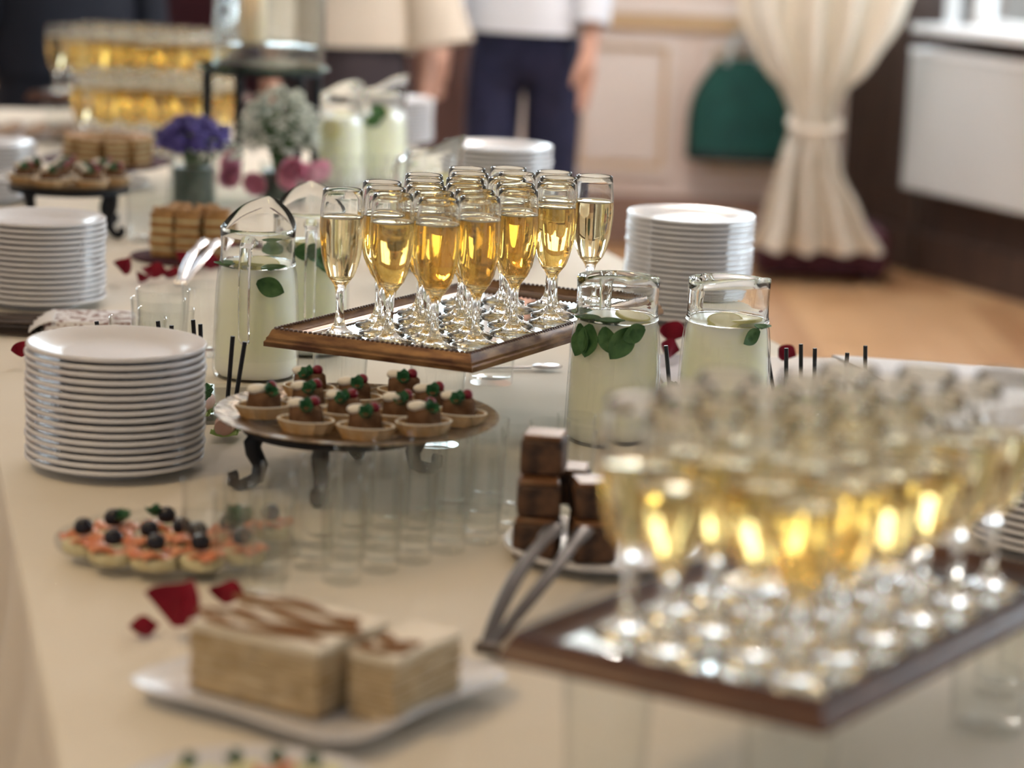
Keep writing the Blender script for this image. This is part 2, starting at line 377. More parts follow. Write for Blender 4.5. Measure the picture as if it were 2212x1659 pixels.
# wainscot on the back wall
wb = struct('trim_1', MB().box((-4.4, YB - .035, .86), (1.3, YB, .92)), M['gold_trim'])
struct('trim_2', MB().box((-4.4, YB - .05, .92), (1.3, YB, .965)), M['panel'])
struct('baseboard_back', MB().box((-4.4, YB - .03, 0), (1.3, YB, .19)), M['skirting'])
wall = bpy.data.objects['wall_back']
def wall_panel(x0, x1, z0, z1):
    t = .03; mb = MB()
    for a, b in (((x0, z0), (x1, z0 + t)), ((x0, z1 - t), (x1, z1)), ((x0, z0 + t), (x0 + t, z1 - t)), ((x1 - t, z0 + t), (x1, z1 - t))):
        mb.box((a[0], YB - .022, a[1]), (b[0], YB - .0005, b[1]))
    f = mb.build('panel_frame', M['panel'], wall, False)
    u = .018; mb = MB()
    for a, b in (((x0 + t, z0 + t), (x1 - t, z0 + t + u)), ((x0 + t, z1 - t - u), (x1 - t, z1 - t)), ((x0 + t, z0 + t + u), (x0 + t + u, z1 - t - u)), ((x1 - t - u, z0 + t + u), (x1 - t, z1 - t - u))):
        mb.box((a[0], YB - .014, a[1]), (b[0], YB - .0005, b[1]))
    mb.build('panel_bead', M['gold_trim'], f, False)
    MB().box((x0 + .06, YB - .01, z0 + .06), (x1 - .06, YB - .0005, z1 - .06)).build('panel_field', M['panel'], f, False)
for a, b in ((-3.9, -3.2), (-3.1, -2.4), (.19, .60), (.72, 1.17)): wall_panel(a, b, .27, .82)
# dark sideboard standing against the back wall
sb = thing('sideboard', 'dark brown wooden sideboard behind the person in the cream blouse', 'cabinet', (-.62, YB - .30, 0))
MB().box((-.52, -.22, .08), (.52, .24, .88)).build('body', M['door'], sb, False)
MB().box((-.55, -.26, .88), (.55, .25, .915), bev=.005).build('top', M['door'], sb, False)
MB().box((-.50, -.20, 0), (.50, .22, .08)).build('plinth', M['dark_wood'], sb, False)
for x0 in (-.505, .01):
    dd = MB().box((x0, -.24, .11), (x0 + .495, -.219, .85), bev=.004).build('door', M['door'], sb, False)
    MB().ball((x0 + (.45 if x0 < 0 else .045), -.255, .55), .014).build('knob', M['gold_trim'], dd)
# radiator below the bay window
rt = thing('radiator', 'white flat panel radiator hung on the dark wall under the window sill', 'radiator', WA)
rt.matrix_world = BT.copy()
MB().box((.20, -.115, .33), (1.75, -.075, .84), bev=.006).build('front_panel', M['radiator'], rt, False)
MB().box((.22, -.075, .35), (1.73, -.04, .82)).build('rear_panel', M['radiator'], rt, False)
MB().box((.20, -.118, .84), (1.75, -.02, .862), bev=.004).build('top_grille', M['frame'], rt, False)
for q in (.5, 1.45): MB().box((q, -.05, .45), (q + .04, 0, .8)).build('bracket', M['steel_dark'], rt, False)
MB().tube([(.24, -.06, .36), (.24, -.06, 0)], .012).build('pipe', M['steel_dark'], rt)

# curtain tied in the middle, in front of the wall corner
def curtain():
    cx = lambda z: 1.06
    base = spot(1785, 565, .0)
    Y0 = 8.75; X0 = spot(1755, 262, .60).x
    prof = [(.13, .25, .02), (.25, .19, .012), (.44, .12, .0), (.60, .075, .0), (.70, .11, .0), (.80, .20, .004), (.98, .29, .006), (1.4, .40, .02), (2.0, .46, .03), (2.95, .48, .03)]
    def ip(z):
        for (a, b) in zip(prof, prof[1:]):
            if z <= b[0]:
                k = (z - a[0]) / (b[0] - a[0]); k = k * k * (3 - 2 * k) * .5 + k * .5
                return a[1] + (b[1] - a[1]) * k, a[2] + (b[2] - a[2]) * k
        return prof[-1][1:]
    def fn(u, v):
        z = .13 + 2.82 * v ** 1.7; hw, dx = ip(z)
        s = (u - .5) * 2
        amp = .075 * min(1, hw / .2) * (.7 + .3 * math.sin(3 * u + 1))
        x = X0 + dx * 2 + s * hw + .01 * math.sin(9 * u + 4 * z)
        y = Y0 + amp * math.sin(2 * math.pi * 4.0 * u + .6 * math.sin(2 * z)) + .06 * s * s - (0 if z > .5 else .02)
        return (x, y, z)
    t = thing('curtain', 'cream curtain tied at its waist hanging before the dark wall corner', 'curtain')
    MB().shell(88, 60, fn, .006).build('drape', M['curtain'], t)
    pts = [(X0 + .09 * math.cos(a), Y0 + .09 * math.sin(a), .60 + .02 * math.sin(a)) for a in [2 * math.pi * k / 20 for k in range(21)]]
    MB().tube(pts, .013, 8).build('tie_band', M['curtain'], t)
    MB().tube([(X0 - .5, Y0, 2.97), (X0 + .75, Y0, 2.97)], .018).build('rod', M['gold_trim'], t)
    return X0, Y0
CX0, CY0 = curtain()
struct('baseboard_bay', MB().box((-.85, -.03, 0), (1.75, 0, .16), BT), M['dark_wood'])
# low dark red bench behind the hem
b = thing('bench', 'low dark wine red upholstered bench half hidden under the curtain hem', 'bench', (CX0, CY0 + .28, 0))
MB().box((-.16, -.16, .03), (.32, .16, .20), bev=.02).build('seat', M['wine_dress'], b, False)
for sx in (-.13, .26):
    for sy in (-.12, .10): MB().box((sx - .02, sy, 0), (sx + .02, sy + .04, .03)).build('leg', M['dark_wood'], b, False)

# green bag hanging on the wall
bt = thing('tote_bag', 'dark green cloth bag hanging from a hook on the panelled wall', 'bag', (spot(1585, 350, .3).x * 0 + .86, YB - .12, .36))
def bagfn(u, v):
    a = 2 * math.pi * u; w = .20 - .115 * max(0, (v - .35) / .65) ** 2.2 + .01 * math.sin(5 * a); dth = (.075 - .045 * v)
    c, s = math.cos(a), math.sin(a); k = .5
    return (w * abs(c) ** k * (1 if c > 0 else -1), dth * abs(s) ** k * (1 if s > 0 else -1) + .006 * math.sin(9 * u * 6.28) * v, .40 * v)
mbg = MB().grid(40, 12, bagfn); mbg.add([bagfn(i / 40, 0) for i in range(40)], [tuple(range(39, -1, -1))])
mbg.build('bag_body', M['bag'], bt)
MB().box((-.19, -.078, 0), (.19, .078, .035), bev=.006).build('bag_base', M['bag_dark'], bt, False)
MB().tube([(-.07, -.03, .38), (-.05, -.02, .47), (0, .0, .53), (.05, -.02, .47), (.07, -.03, .38)], .011).build('handle', M['handle'], bt)
MB().tube([(-.06, .03, .38), (-.04, .03, .46), (0, .05, .53), (.04, .03, .46), (.06, .03, .38)], .011).build('handle', M['handle'], bt)
MB().tube([(0, .119, .52), (0, .04, .515), (0, .02, .54)], .008).build('hook', M['steel'], bt)

# ------------------------------------------------------------------ people standing behind the table
def skin(name, V, E, material, parent, sub=2, root=0):
    me = bpy.data.meshes.new(name); me.from_pydata([v[:3] for v in V], E, []); me.update()
    o = put(name, me, parent); m = o.modifiers.new('skin', 'SKIN'); m.use_smooth_shade = True
    for d, v in zip(me.skin_vertices[0].data, V):
        r = v[3]; d.radius = r if isinstance(r, tuple) else (r, r)
    me.skin_vertices[0].data[root].use_root = True
    s = o.modifiers.new('sub', 'SUBSURF'); s.levels = sub; s.render_levels = sub
    me.materials.append(material); return o
def person(label, loc, rz, H, top, top_mat, bottom, bottom_mat, hem, pose=0, top_w=1.0, sleeve='long', hair_long=False):
    t = thing('person', label, 'person', loc, rz)
    k = H / 1.72; P = lambda x, y, z, r: (x * k, y * k, z * k, tuple(q * k for q in r) if isinstance(r, tuple) else r * k)
    sw = .04 * pose
    # continuous body: pelvis root, spine, neck, head, arms with hands, legs with feet
    V = [P(0, 0, .93, (.15, .105)), P(0, 0, 1.12, (.13, .10)), P(0, .0, 1.30, (.15, .11)), P(0, 0, 1.42, (.11, .08)), P(0, -.01, 1.50, .05), P(0, -.02, 1.57, (.065, .075)), P(0, -.02, 1.66, (.072, .085)), P(0, -.01, 1.71, (.045, .05))]
    E = [(i, i + 1) for i in range(7)]
    for s in (-1, 1):
        o = len(V); V += [P(s * .17, 0, 1.40, .055), P(s * .23, .02, 1.14, .042), P(s * .25, -.03 - sw, .90, .030), P(s * .25, -.05 - sw, .83, (.036, .020)), P(s * .25, -.06 - sw, .76, (.033, .015))]
        E += [(3, o), (o, o + 1), (o + 1, o + 2), (o + 2, o + 3), (o + 3, o + 4)]
        for q in range(4):
            f = len(V); xo = (q - 1.5) * .017
            V += [P(s * .25, -.06 - sw + xo, .715, .0085), P(s * .247, -.066 - sw + xo, .675 + abs(q - 1.3) * .007, .007)]; E += [(o + 4, f), (f, f + 1)]
        f = len(V); V += [P(s * .235, -.095 - sw, .80, .010), P(s * .23, -.108 - sw, .755, .008)]; E += [(o + 3, f), (f, f + 1)]
        g = len(V); V += [P(s * .095, .0 + s * sw * .5, .86, .085), P(s * .10, -.01 + s * sw, .49, .058), P(s * .10, .02 + s * sw, .12, .040), P(s * .105, .015 + s * sw, .05, .042), P(s * .115, -.13 + s * sw, .03, (.042, .026))]
        E += [(0, g), (g, g + 1), (g + 1, g + 2), (g + 2, g + 3), (g + 3, g + 4)]
    body = skin('body', V, E, M['skin'], t)
    # face
    for s in (-1, 1):
        MB().ball((s * .031 * k, -.098 * k, 1.625 * k), .011 * k).build('eye', M['eye'], body)
        MB().ball((s * .077 * k, -.01 * k, 1.61 * k), .02 * k, sc=(.4, .8, 1.3)).build('ear', M['skin'], body)
    MB().ball((0, -.112 * k, 1.595 * k), .014 * k, sc=(.8, 1.1, 1.5)).build('nose', M['skin'], body)
    MB().ball((0, -.094 * k, 1.558 * k), .022 * k, sc=(1, .4, .3)).build('mouth', M['lips'], body)
    hp = [(0, 1.765), (.05, 1.755), (.085, 1.71), (.098, 1.65), (.092, 1.60 if not hair_long else 1.45)]
    MB().lathe([(a * k, b * k) for a, b in hp], 20, Matrix.Translation((0, .015 * k, 0)), wob=lambda a, z: 1.0 if math.sin(a) > -.45 or z > 1.67 * k else .72).build('hair', M['hair'], t)
    # lower clothes
    if bottom == 'trousers':
        V = [P(0, 0, .99, (.165, .12)), P(0, 0, .93, (.175, .125))]; E = [(0, 1)]
        for s in (-1, 1):
            g = len(V); V += [P(s * .090, s * sw * .5, .80, (.112, .108)), P(s * .088, -.01 + s * sw, .49, .090), P(s * .092, .015 + s * sw, .10, .078)]; E += [(1, g), (g, g + 1), (g + 1, g + 2)]
        skin('trousers', V, E, bottom_mat, t, root=1)
    else:
        MB().lathe([(.14 * k, 1.0 * k), (.19 * k, .90 * k), (.215 * k, .75 * k), (.235 * k, .48 * k), (.225 * k, .48 * k), (.205 * k, .75 * k), (.13 * k, .98 * k)], 28, Matrix.Diagonal((1, .72, 1, 1)), wob=lambda a, z: 1 + .035 * math.sin(7 * a) * (1 if z < .8 * k else .4)).build('skirt', bottom_mat, t)
    for s in (-1, 1):
        MB().ball((s * .112 * k, -.06 * k + s * sw * k, .045 * k), .05 * k, 14, 8, (1.05, 2.6, .9)).build('shoe', M['shoe'], t)
    # upper clothes: one hanging tube with a curved hem, and sleeves
    zs = [hem, hem + .08, 1.1, 1.25, 1.38, 1.45]; ws = [.215, .205, .185, .185, .175, .085]
    prof = [(w * k * top_w, z * k) for w, z in zip(ws, zs)]
    prof = [(prof[0][0] - .008, prof[0][1] + .004)] + prof
    MB().lathe(prof, 36, Matrix.Diagonal((1, .68, 1, 1)), wob=lambda a, z: 1 + .03 * math.sin(6 * a + 1) * (1 if z < 1.0 * k else .3)).build(top, top_mat, t)
    for s in (-1, 1):
        if sleeve == 'long': pts, rs = [(s * .16, 0, 1.41), (s * .22, .02, 1.18), (s * .247, -.02 - sw, .94)], (.075, .066, .055)
        elif sleeve == 'wide': pts, rs = [(s * .16, 0, 1.41), (s * .235, .02, 1.18), (s * .285, -.02 - sw, .93)], (.08, .095, .125)
        else: pts, rs = [(s * .16, 0, 1.41), (s * .20, .01, 1.28), (s * .225, .015, 1.18)], (.075, .07, .064)
        MB().tube([tuple(c * k for c in p) for p in pts], [q * k for q in rs], 14, caps=False).build('sleeve', top_mat, t)
    return t
pA = spot(1128, 90, .92)
YA = 7.9
person('person in a loose pale blue white shirt over dark navy trousers beside the panelled wall', (.0, YA, 0), R(-25), 1.78, 'shirt', M['shirt'], 'trousers', M['navy'], .905, pose=1, top_w=.98, sleeve='long')
person('person in a wide sleeved cream blouse and dark skirt before the brown sideboard', (-.55, 7.5, 0), R(12), 1.66, 'blouse', M['beige'], 'skirt', M['dark_skirt'], .93, top_w=1.0, sleeve='wide', hair_long=True)
person('person in a navy blue dress standing behind the farthest champagne tray', (-1.36, 7.2, 0), R(20), 1.72, 'jacket', M['navy_dress'], 'skirt', M['navy_dress'], .80, top_w=1.08, sleeve='long', hair_long=True)
person('person in a dark wine red dress standing between the navy dress and the candle', (-1.02, 7.75, 0), R(-10), 1.68, 'bodice', M['wine_dress'], 'skirt', M['wine_dress'], .85, top_w=.95, sleeve='long', hair_long=True)

# ------------------------------------------------------------------ tables and tablecloths
D = Vector((-.257, .966, 0)).normalized(); N = Vector((D.y, -D.x, 0))      # along and across the main table
def NT(n, t, z=T): return N * n + D * t + Vector((0, 0, z))
PC = Vector((.402, 3.492, 0)); e_ = Vector((.985, -.177, 0)).normalized(); f_ = Vector((-.177, -.985, 0)).normalized()
N1 = PC.dot(N)
def tablecloth(name, label, poly, open_side, material, z=T, drop=.70, snug=None):
    """Cloth over a polygon table top: a flat top, a rounded edge and a pleated skirt."""
    pts = [Vector((p.x, p.y, 0)) for p in poly]; n = len(pts); mb = MB()
    step = .035; ring = []
    for i in range(n):
        a, b = pts[i], pts[(i + 1) % n]; L = (b - a).length; k = max(2, int(L / step)); d = (b - a) / L; out = Vector((d.y, -d.x, 0))
        for j in range(k): ring.append((a + (b - a) * j / k, out, i, j * L / k, L))
    lev = [(0, 0), (.004, .001), (.007, .005), (.008, .012), (.012, .08), (.018, .25), (.024, .48), (.026, drop)]
    m = len(ring); V = []
    for li, (o, dz) in enumerate(lev):
        for q, (p, out, side, s, L) in enumerate(ring):
            pl = 0 if li < 4 else min(1, dz / .3) * (.022 * math.sin(s * 21 + side) + .012 * math.sin(s * 47 + 2 * side))
            if snug and li > 4 and snug(p): pl = -.018
            elif snug and snug(p): pl = 0
            if side == open_side: pl = -o - (.02 if li > 4 else 0)
            V.append(tuple(p + out * (o + pl + (.02 if li > 4 else 0)) + Vector((0, 0, z - dz))))
    F = [tuple(range(m))]
    for li in range(len(lev) - 1):
        for q in range(m):
            if ring[q][2] == open_side: continue
            j = (q + 1) % m; F.append((li * m + j, li * m + q, (li + 1) * m + q, (li + 1) * m + j))
    mb.add(V, F)
    o = mb.build(name, material, None, True, 30); tag(o, label, 'tablecloth'); return o
def table(label, poly, z, legs):
    c = sum((Vector((p.x, p.y, 0)) for p in poly), Vector()) / len(poly)
    t = thing('banquet_table', label, 'table', (c.x, c.y, 0))
    top = [c + (Vector((p.x, p.y, 0)) - c) * .985 - c for p in poly]; n = len(top)
    V = [(p.x, p.y, z - .03) for p in top] + [(p.x, p.y, z - .004) for p in top]
    F = [tuple(range(n - 1, -1, -1)), tuple(range(n, 2 * n))] + [(i, (i + 1) % n, n + (i + 1) % n, n + i) for i in range(n)]
    MB().add(V, F).build('tabletop', M['wood_leg'], t, False)
    lm = MB().box((-.03, -.03, 0), (.03, .03, z - .03)).mesh('leg', M['wood_leg'], False)
    for p in legs: q = Vector((p.x, p.y, 0)) - c; put('leg', lm, t, (q.x, q.y, 0))
polyA = [NT(.13, .75), NT(N1, .75), NT(N1, 6.7), NT(.13, 6.7)]
table('long banquet table hidden under the cream tablecloth', polyA, T, [NT(a, b) for a in (.22, N1 - .1) for b in (.9, 3.6, 6.5)])
tablecloth('tablecloth', 'cream tablecloth covering the long banquet table', polyA, -1, M['cloth'], snug=lambda p: p.dot(N) > N1 - .05 and 1.75 < p.dot(D) < 3.55)
tB = PC.dot(D); far = PC + e_ * 2.3
polyB = [NT(N1 + .064, 2.2), Vector((far.x, far.y, 0)) + f_ * 1.0, far, PC + e_ * .066]
table('side table joined to the long table at its corner under a white cloth', polyB, T - .002, [PC + e_ * .25 + f_ * .2, far - e_ * .1 + f_ * .1, far - e_ * .1 + f_ * .85])
tablecloth('tablecloth', 'white tablecloth on the side table next to the parquet floor', polyB, 3, M['cloth_white'], T - .002)

# ------------------------------------------------------------------ plates
PITCH_P = .0083
plate_prof = [(0, .0035), (.052, .0035), (.055, 0), (.060, 0), (.062, .004), (.072, .0066), (.0925, .0141), (.0962, .0138), (.0968, .0130), (.0982, .0128), (.0991, .0138), (.0992, .0164), (.0982, .0177), (.0945, .0174), (.074, .0100), (.066, .0072), (.058, .0062), (0, .0060)]
plate_me = MB().lathe(plate_prof, 72).mesh('plate', M['porcelain'], True, 50)
def plate_stack(c, n, where, group, seed, pitch=PITCH_P):
    r = random.Random(seed)
    for k in range(n):
        lab = f'white plate, {"topmost" if k == n - 1 else ORD[n - k] + " from the top"} of the stack {where}' if k else f'white plate at the bottom of the stack {where}'
        j = .0012
        tag(put('plate', plate_me, None, (c[0] + r.uniform(-j, j), c[1] + r.uniform(-j, j), T + k * pitch), (0, 0, r.uniform(0, 6))), lab, 'plate', group)
pA = spot(249, 1008, T); plate_stack(pA, 16, 'beside the gold tart charger', 'plates stacked beside the tart charger', 1)
pB = spot(86, 655, T); plate_stack(pB, 15, 'beyond the printed napkin', 'plates stacked beyond the napkin', 2)
pCc = spot(1480, 690, T); plate_stack(pCc, 19, 'behind the mint jugs', 'plates stacked behind the mint jugs', 3)
pD = spot(1068, 538, T); plate_stack(pD, 22, 'before the navy trousers', 'plates stacked before the navy trousers', 4)
pE = spot(-32, 432, T); plate_stack(pE, 13, 'by the waffle cake', 'plates stacked beside the layered cake', 5)
pF = spot(2292, 1180, T); plate_stack(pF, 14, 'by the walnut tray', 'plates stacked at the end of the walnut tray', 6)
pG = spot(850, 312, T); plate_stack(pG, 13, 'behind the far jugs', 'plates stacked behind the far jugs', 8)

# ------------------------------------------------------------------ champagne flutes
fl_out = [(0, 0), (.0275, 0), (.0282, .0008), (.0278, .0016), (.018, .0042), (.0105, .0085), (.0066, .015), (.0049, .024), (.0047, .040), (.0054, .053), (.0075, .061), (.0112, .066), (.0158, .072), (.0200, .082), (.0236, .098), (.0257, .117), (.0263, .132), (.0256, .150), (.0240, .166), (.0232, .1742), (.0229, .1750)]
fl_in = [(.0224, .1752), (.0219, .1746), (.0231, .166), (.0246, .150), (.0252, .132), (.0246, .117), (.0225, .098), (.0188, .082), (.0145, .0745), (.008, .0700), (0, .0690)]
flute_me = MB().lathe(fl_out + fl_in, 40).mesh('flute_glass', M['flute'], True, 60)
def wine_mesh(level):
    ins = [(r + .00025, z - (.0003 if r < .01 else 0)) for r, z in reversed(fl_in[1:]) if z < level - .002]
    a = [p for p in fl_in if p[1] >= level][-1]; b = [p for p in fl_in if p[1] < level][0]
    k = (level - b[1]) / (a[1] - b[1]); rl = b[0] + (a[0] - b[0]) * k
    ins[0] = (0, ins[0][1])
    return MB().lathe(ins + [(rl + .00025, level - .0005), (rl - .0004, level - .0003), (rl - .002, level - .001), (0, level - .001)], 40).mesh('sparkling_wine', M['wine'], True, 50)
LEVELS = [.139, .143, .146, .149, .124, .128, .132]
wine_mes = [wine_mesh(z) for z in LEVELS]
rim_me = {z: None for z in LEVELS}
def froth_mesh(level):
    r = .0247
    a = [p for p in fl_in if p[1] >= level][-1]; b = [p for p in fl_in if p[1] < level][0]; r = b[0] + (a[0] - b[0]) * (level - b[1]) / (a[1] - b[1]) - .0001
    return MB().lathe([(r - .0022, level - .0011), (r - .0003, level - .0009), (r - .0001, level + .0006), (r - .0020, level + .0001)], 40, close=True).mesh('froth_ring', M['froth'])
froth_mes = [froth_mesh(z) for z in LEVELS]
def flute(loc, label, group, lev=None):
    k = rnd.randrange(4) if lev is None else lev
    t = thing('champagne_flute', label, 'glass', (loc[0], loc[1], loc[2] + .0006), rnd.uniform(0, 6), group)
    put('flute_glass', flute_me, t); put('sparkling_wine', wine_mes[k], t); put('froth_ring', froth_mes[k], t)
    return t

def tray(label, corner, ang_len, ang_wid, L, W, mats, group=None, bead=True):
    """A picture frame with a mirror, laid flat as a tray; corner = its nearest outer corner."""
    a, b = Vector((math.cos(ang_len), math.sin(ang_len), 0)), Vector((math.cos(ang_wid), math.sin(ang_wid), 0))
    t = thing('mirror_tray', label, 'tray', corner)
    P = lambda x, y, z: tuple(a * x + b * y + Vector((0, 0, z)))
    prof = [(0, 0), (0, .0055), (.0018, .0075), (.0022, .0105), (.0040, .0125), (.0062, .0185), (.0075, .0205), (.0105, .0205), (.0120, .0185), (.0185, .0150), (.0200, .0135), (.0250, .0120), (.0250, .004), (.004, 0)]
    crn = lambda o, i: ((o, o), (L - o, o), (L - o, W - o), (o, W - o))[i % 4]
    for i in range(4):
        V = [P(*crn(o, i + s), z) for s in (0, 1) for o, z in prof]; n = len(prof)
        F = [(k, (k + 1) % n, n + (k + 1) % n, n + k) for k in range(n)] + [tuple(range(n - 1, -1, -1)), tuple(range(n, 2 * n))]
        MB().add(V, [tuple(reversed(q)) for q in F]).build('frame_rail', M[mats[0]], t, True, 28)
    o = .0245
    V = [P(x, y, z) for z in (.006, .0118) for x, y in ((o, o), (L - o, o), (L - o, W - o), (o, W - o))]
    MB().add(V, [(3, 2, 1, 0), (4, 5, 6, 7), (0, 1, 5, 4), (1, 2, 6, 5), (2, 3, 7, 6), (3, 0, 4, 7)]).build('mirror', M['mirror'], t, False)
    mb = MB(); o = .009
    for i in range(4):
        p, q = Vector(P(*crn(o, i), .0207)), Vector(P(*crn(o, i + 1), .0207)); n = int((q - p).length / .0062)
        for k in range(n):
            c = p + (q - p) * (k + .5) / n
            mb.ball(c, .0027, 6, 4, (1, 1, .8))
    mb.build('beading', M[mats[1]], t)['kind'] = 'stuff'
    return t, a, b
def tumbler_mesh(rb, rt, h, base, n=36, w=.0013):
    return MB().lathe([(0, 0), (rb - .001, 0), (rb, .0015), (rt, h), (rt - w * .5, h + .0004), (rt - w, h), (rb - w, base + .002), (rb - w - .003, base), (0, base)], n).mesh('tumbler', M['tumbler'], True, 50)
tum_support = tumbler_mesh(.029, .034, .1075, .008)
tum_short = tumbler_mesh(.029, .033, .0712, .008)
tum_big = tumbler_mesh(.031, .0365, .098, .009)
tum_slim = tumbler_mesh(.0185, .0215, .092, .012, 28)
def tumbler(me, loc, label, group): return tag(put('tumbler', me, None, (loc[0], loc[1], loc[2] + .0006), (0, 0, rnd.uniform(0, 6))), label, 'glass', group)

ZT = .858; ZM = ZT + .0118
F1 = spot(1020, 806, ZT)
A1, B1 = R(61.5), R(156.5)
t1, a1, b1 = tray('gilt framed mirror used as a tray for the sharp champagne flutes', F1, A1, B1, .505, .272, ('gilt', 'gilt_dark'))
rims = [(779.6, 418.9), (851.4, 402.7), (876.8, 416.2), (867, 430.9), (944.5, 386.3), (938, 398.3), (961.7, 411.6), (974.1, 425.2), (968.5, 438.9), (1025.6, 373.1), (1037.9, 386), (1033.2, 397.9), (1058.2, 411), (1072.4, 424.5), (1068.5, 438), (1094.5, 367.3), (1120.2, 379.3), (1131.9, 393.8), (1139.1, 406.3), (1155.2, 420), (1203.4, 375.8), (1220.8, 387.8), (1235.5, 402), (1309, 386.8)]
levs = [1, 0, 1, 1, 1, 1, 2, 1, 2, 1, 2, 1, 0, 2, 3, 1, 1, 2, 1, 2, 1, 2, 2, 1]
row_of = [1, 1, 2, 3, 1, 2, 3, 3, 4, 1, 1, 2, 3, 4, 4, 1, 2, 3, 3, 4, 2, 3, 4, 4]
cnt = {}
inv = Matrix(((a1.x, b1.x), (a1.y, b1.y))).inverted()
Q = []
for rx, ry in rims:
    p = spot(rx, ry, ZM + .175) - F1; Q.append(inv @ p.to_2d())
Q0 = [q.copy() for q in Q]
W3 = lambda q: a1 * q.x + b1 * q.y
for it in range(300):                                       # settle the feet so that none overlap and all stand on the mirror
    for i in range(24):
        for j in range(i):
            d = W3(Q[i]) - W3(Q[j])
            if d.length < .0572:
                d = d.normalized() * (.0572 - d.length) * .5; d = inv @ d.to_2d(); Q[i] += d; Q[j] -= d
    for q in Q: q.x = min(max(q.x, .0535), .505 - .0535); q.y = min(max(q.y, .0535), .272 - .0535)
for i, q in enumerate(Q):
    p = F1 + W3(q); p.z = ZM
    cnt.setdefault(row_of[i], []).append(p)
    names = {1: 'far side', 2: 'second far file', 3: 'second near file', 4: 'near side'}
    flute(p, f'{ORD[len(cnt[row_of[i]])]} champagne flute from the front corner, gilt tray, {names[row_of[i]]}', 'champagne flutes on the gilt mirror tray', levs[i])
for i, (x, y) in enumerate(((.075, .215), (.075, .085), (.44, .21), (.43, .06))):
    p = F1 + a1 * x + b1 * y; tumbler(tum_support, (p.x, p.y, T), f'upright tumbler propping the {("front outer", "front inner", "rear outer", "rear inner")[i]} corner of the gilt mirror tray', 'tumblers under the gilt tray')

F2 = spot(1780, 1590, ZT); A2, B2 = R(54.5), R(149.5)
t2, a2, b2 = tray('dark walnut framed mirror tray with blurred champagne flutes near the cake', F2, A2, B2, .445, .256, ('walnut', 'walnut_dark'))
for i in range(7):
    for j in range(4):
        x = .0550 + i * .0625 + (.0315 if j % 2 else 0); y = .0522 + j * .0505
        if x > .445 - .053 or (j == 3 and i > 2) or (j == 2 and i > 4): continue
        p = F2 + a2 * x + b2 * y; p.z = ZM
        flute(p, f'blurred champagne flute, walnut tray, {ORD[i + 1]} from the cake end in the {("near", "second", "third", "far")[j]} file', 'champagne flutes on the walnut tray', rnd.choice((4, 5, 5, 6)))
for i, (x, y) in enumerate(((.06, .20), (.05, .05), (.38, .21), (.38, .05))):
    p = F2 + a2 * x + b2 * y; tumbler(tum_support, (p.x, p.y, T), f'upright tumbler propping the {("cake side", "nearest", "far inner", "far outer")[i]} corner of the walnut tray', 'tumblers under the walnut tray')

# flutes standing farther back
ctr = spot(330, 318, T)
k = 0
for i in range(6):
    for j in range(5):
        x = (i - 2.5) * .060 + (j % 2) * .03; y = (j - 2) * .056
        p = ctr + Vector((x, y, 0)); k += 1
        flute((p.x, p.y, T), f'champagne flute behind the layered cake, {ORD[i + 1]} in row {("one", "two", "three", "four", "five")[j]}', 'champagne flutes behind the layered cake')
ZT3 = ZT - .036
F3 = Vector((-.80, 5.95, ZT3)); A3, B3 = R(72), R(164)
t3, a3, b3 = tray('farthest framed mirror tray of champagne flutes before the navy dress', F3, A3, B3, .34, .47, ('walnut', 'walnut_dark'))
for i in range(5):
    for j in range(7):
        p = F3 + a3 * (.056 + i * .057) + b3 * (.056 + j * .0595); p.z = ZT3 + .0118
        flute(p, f'champagne flute on the farthest tray, {ORD[j + 1]} of the {ORD[i + 1]} row before the navy dress', 'champagne flutes on the farthest tray')
for i, (x, y) in enumerate(((.05, .06), (.05, .41), (.29, .06), (.29, .41))):
    p = F3 + a3 * x + b3 * y; tumbler(tum_short, (p.x, p.y, T), f'tumbler propping the {("front inner", "front outer", "rear inner", "rear outer")[i]} corner of the farthest tray', 'tumblers under the farthest tray')

# ------------------------------------------------------------------ empty glasses
la, lb = spot(566, 1302, T), spot(1350, 1085, T); dv = (lb - la); nn = Vector((-dv.y, dv.x, 0)).normalized(); du = dv.normalized()
for r_ in range(3):
    for k in range(11):
        p = la + du * (k * .0515 + r_ * .012) + nn * (r_ * .050)
        if r_ == 0 and k in (1, 10): continue
        if r_ == 2 and k > 8: continue
        p += Vector((rnd.uniform(-.003, .003), rnd.uniform(-.003, .003), 0))
        tumbler(tum_slim, p, f'slim empty glass, {ORD[k + 1]} from the cake in the {("cake side", "middle", "jug side")[r_]} line', 'slim empty glasses in lines past the cake')
BT_ = [spot(x, y, T + .098) for x, y in ((304, 684), (372, 664), (368, 632), (432, 646), (438, 616))]
JL = spot(558, 482, T + .205)
for it in range(200):
    for i in range(5):
        for j in range(i):
            d = BT_[i] - BT_[j]
            if d.length < .0755: d = d.normalized() * (.0755 - d.length) * .5; BT_[i] += d; BT_[j] -= d
        d = BT_[i] - JL; d.z = 0
        if d.length < .128: BT_[i] += d.normalized() * (.128 - d.length)
for i, p in enumerate(BT_):
    tumbler(tum_big, (p.x, p.y, T), f'empty tumbler beside the handled lemonade jug, {("next to the printed napkin", "second from the napkin", "third from the napkin", "nearest the jug", "behind the others by the tongs")[i]}', 'empty tumblers beside the handled jug')
for i in range(12):
    p = spot(690 + (i % 6) * 58 + (i // 6) * 12, 462 - (i // 6) * 30, T)
    tumbler(tum_slim, p, f'slim glass behind the gilt tray flutes, {ORD[i % 6 + 1]} from the pink flowers in the {("front", "rear")[i // 6]} line', 'slim glasses behind the gilt tray')
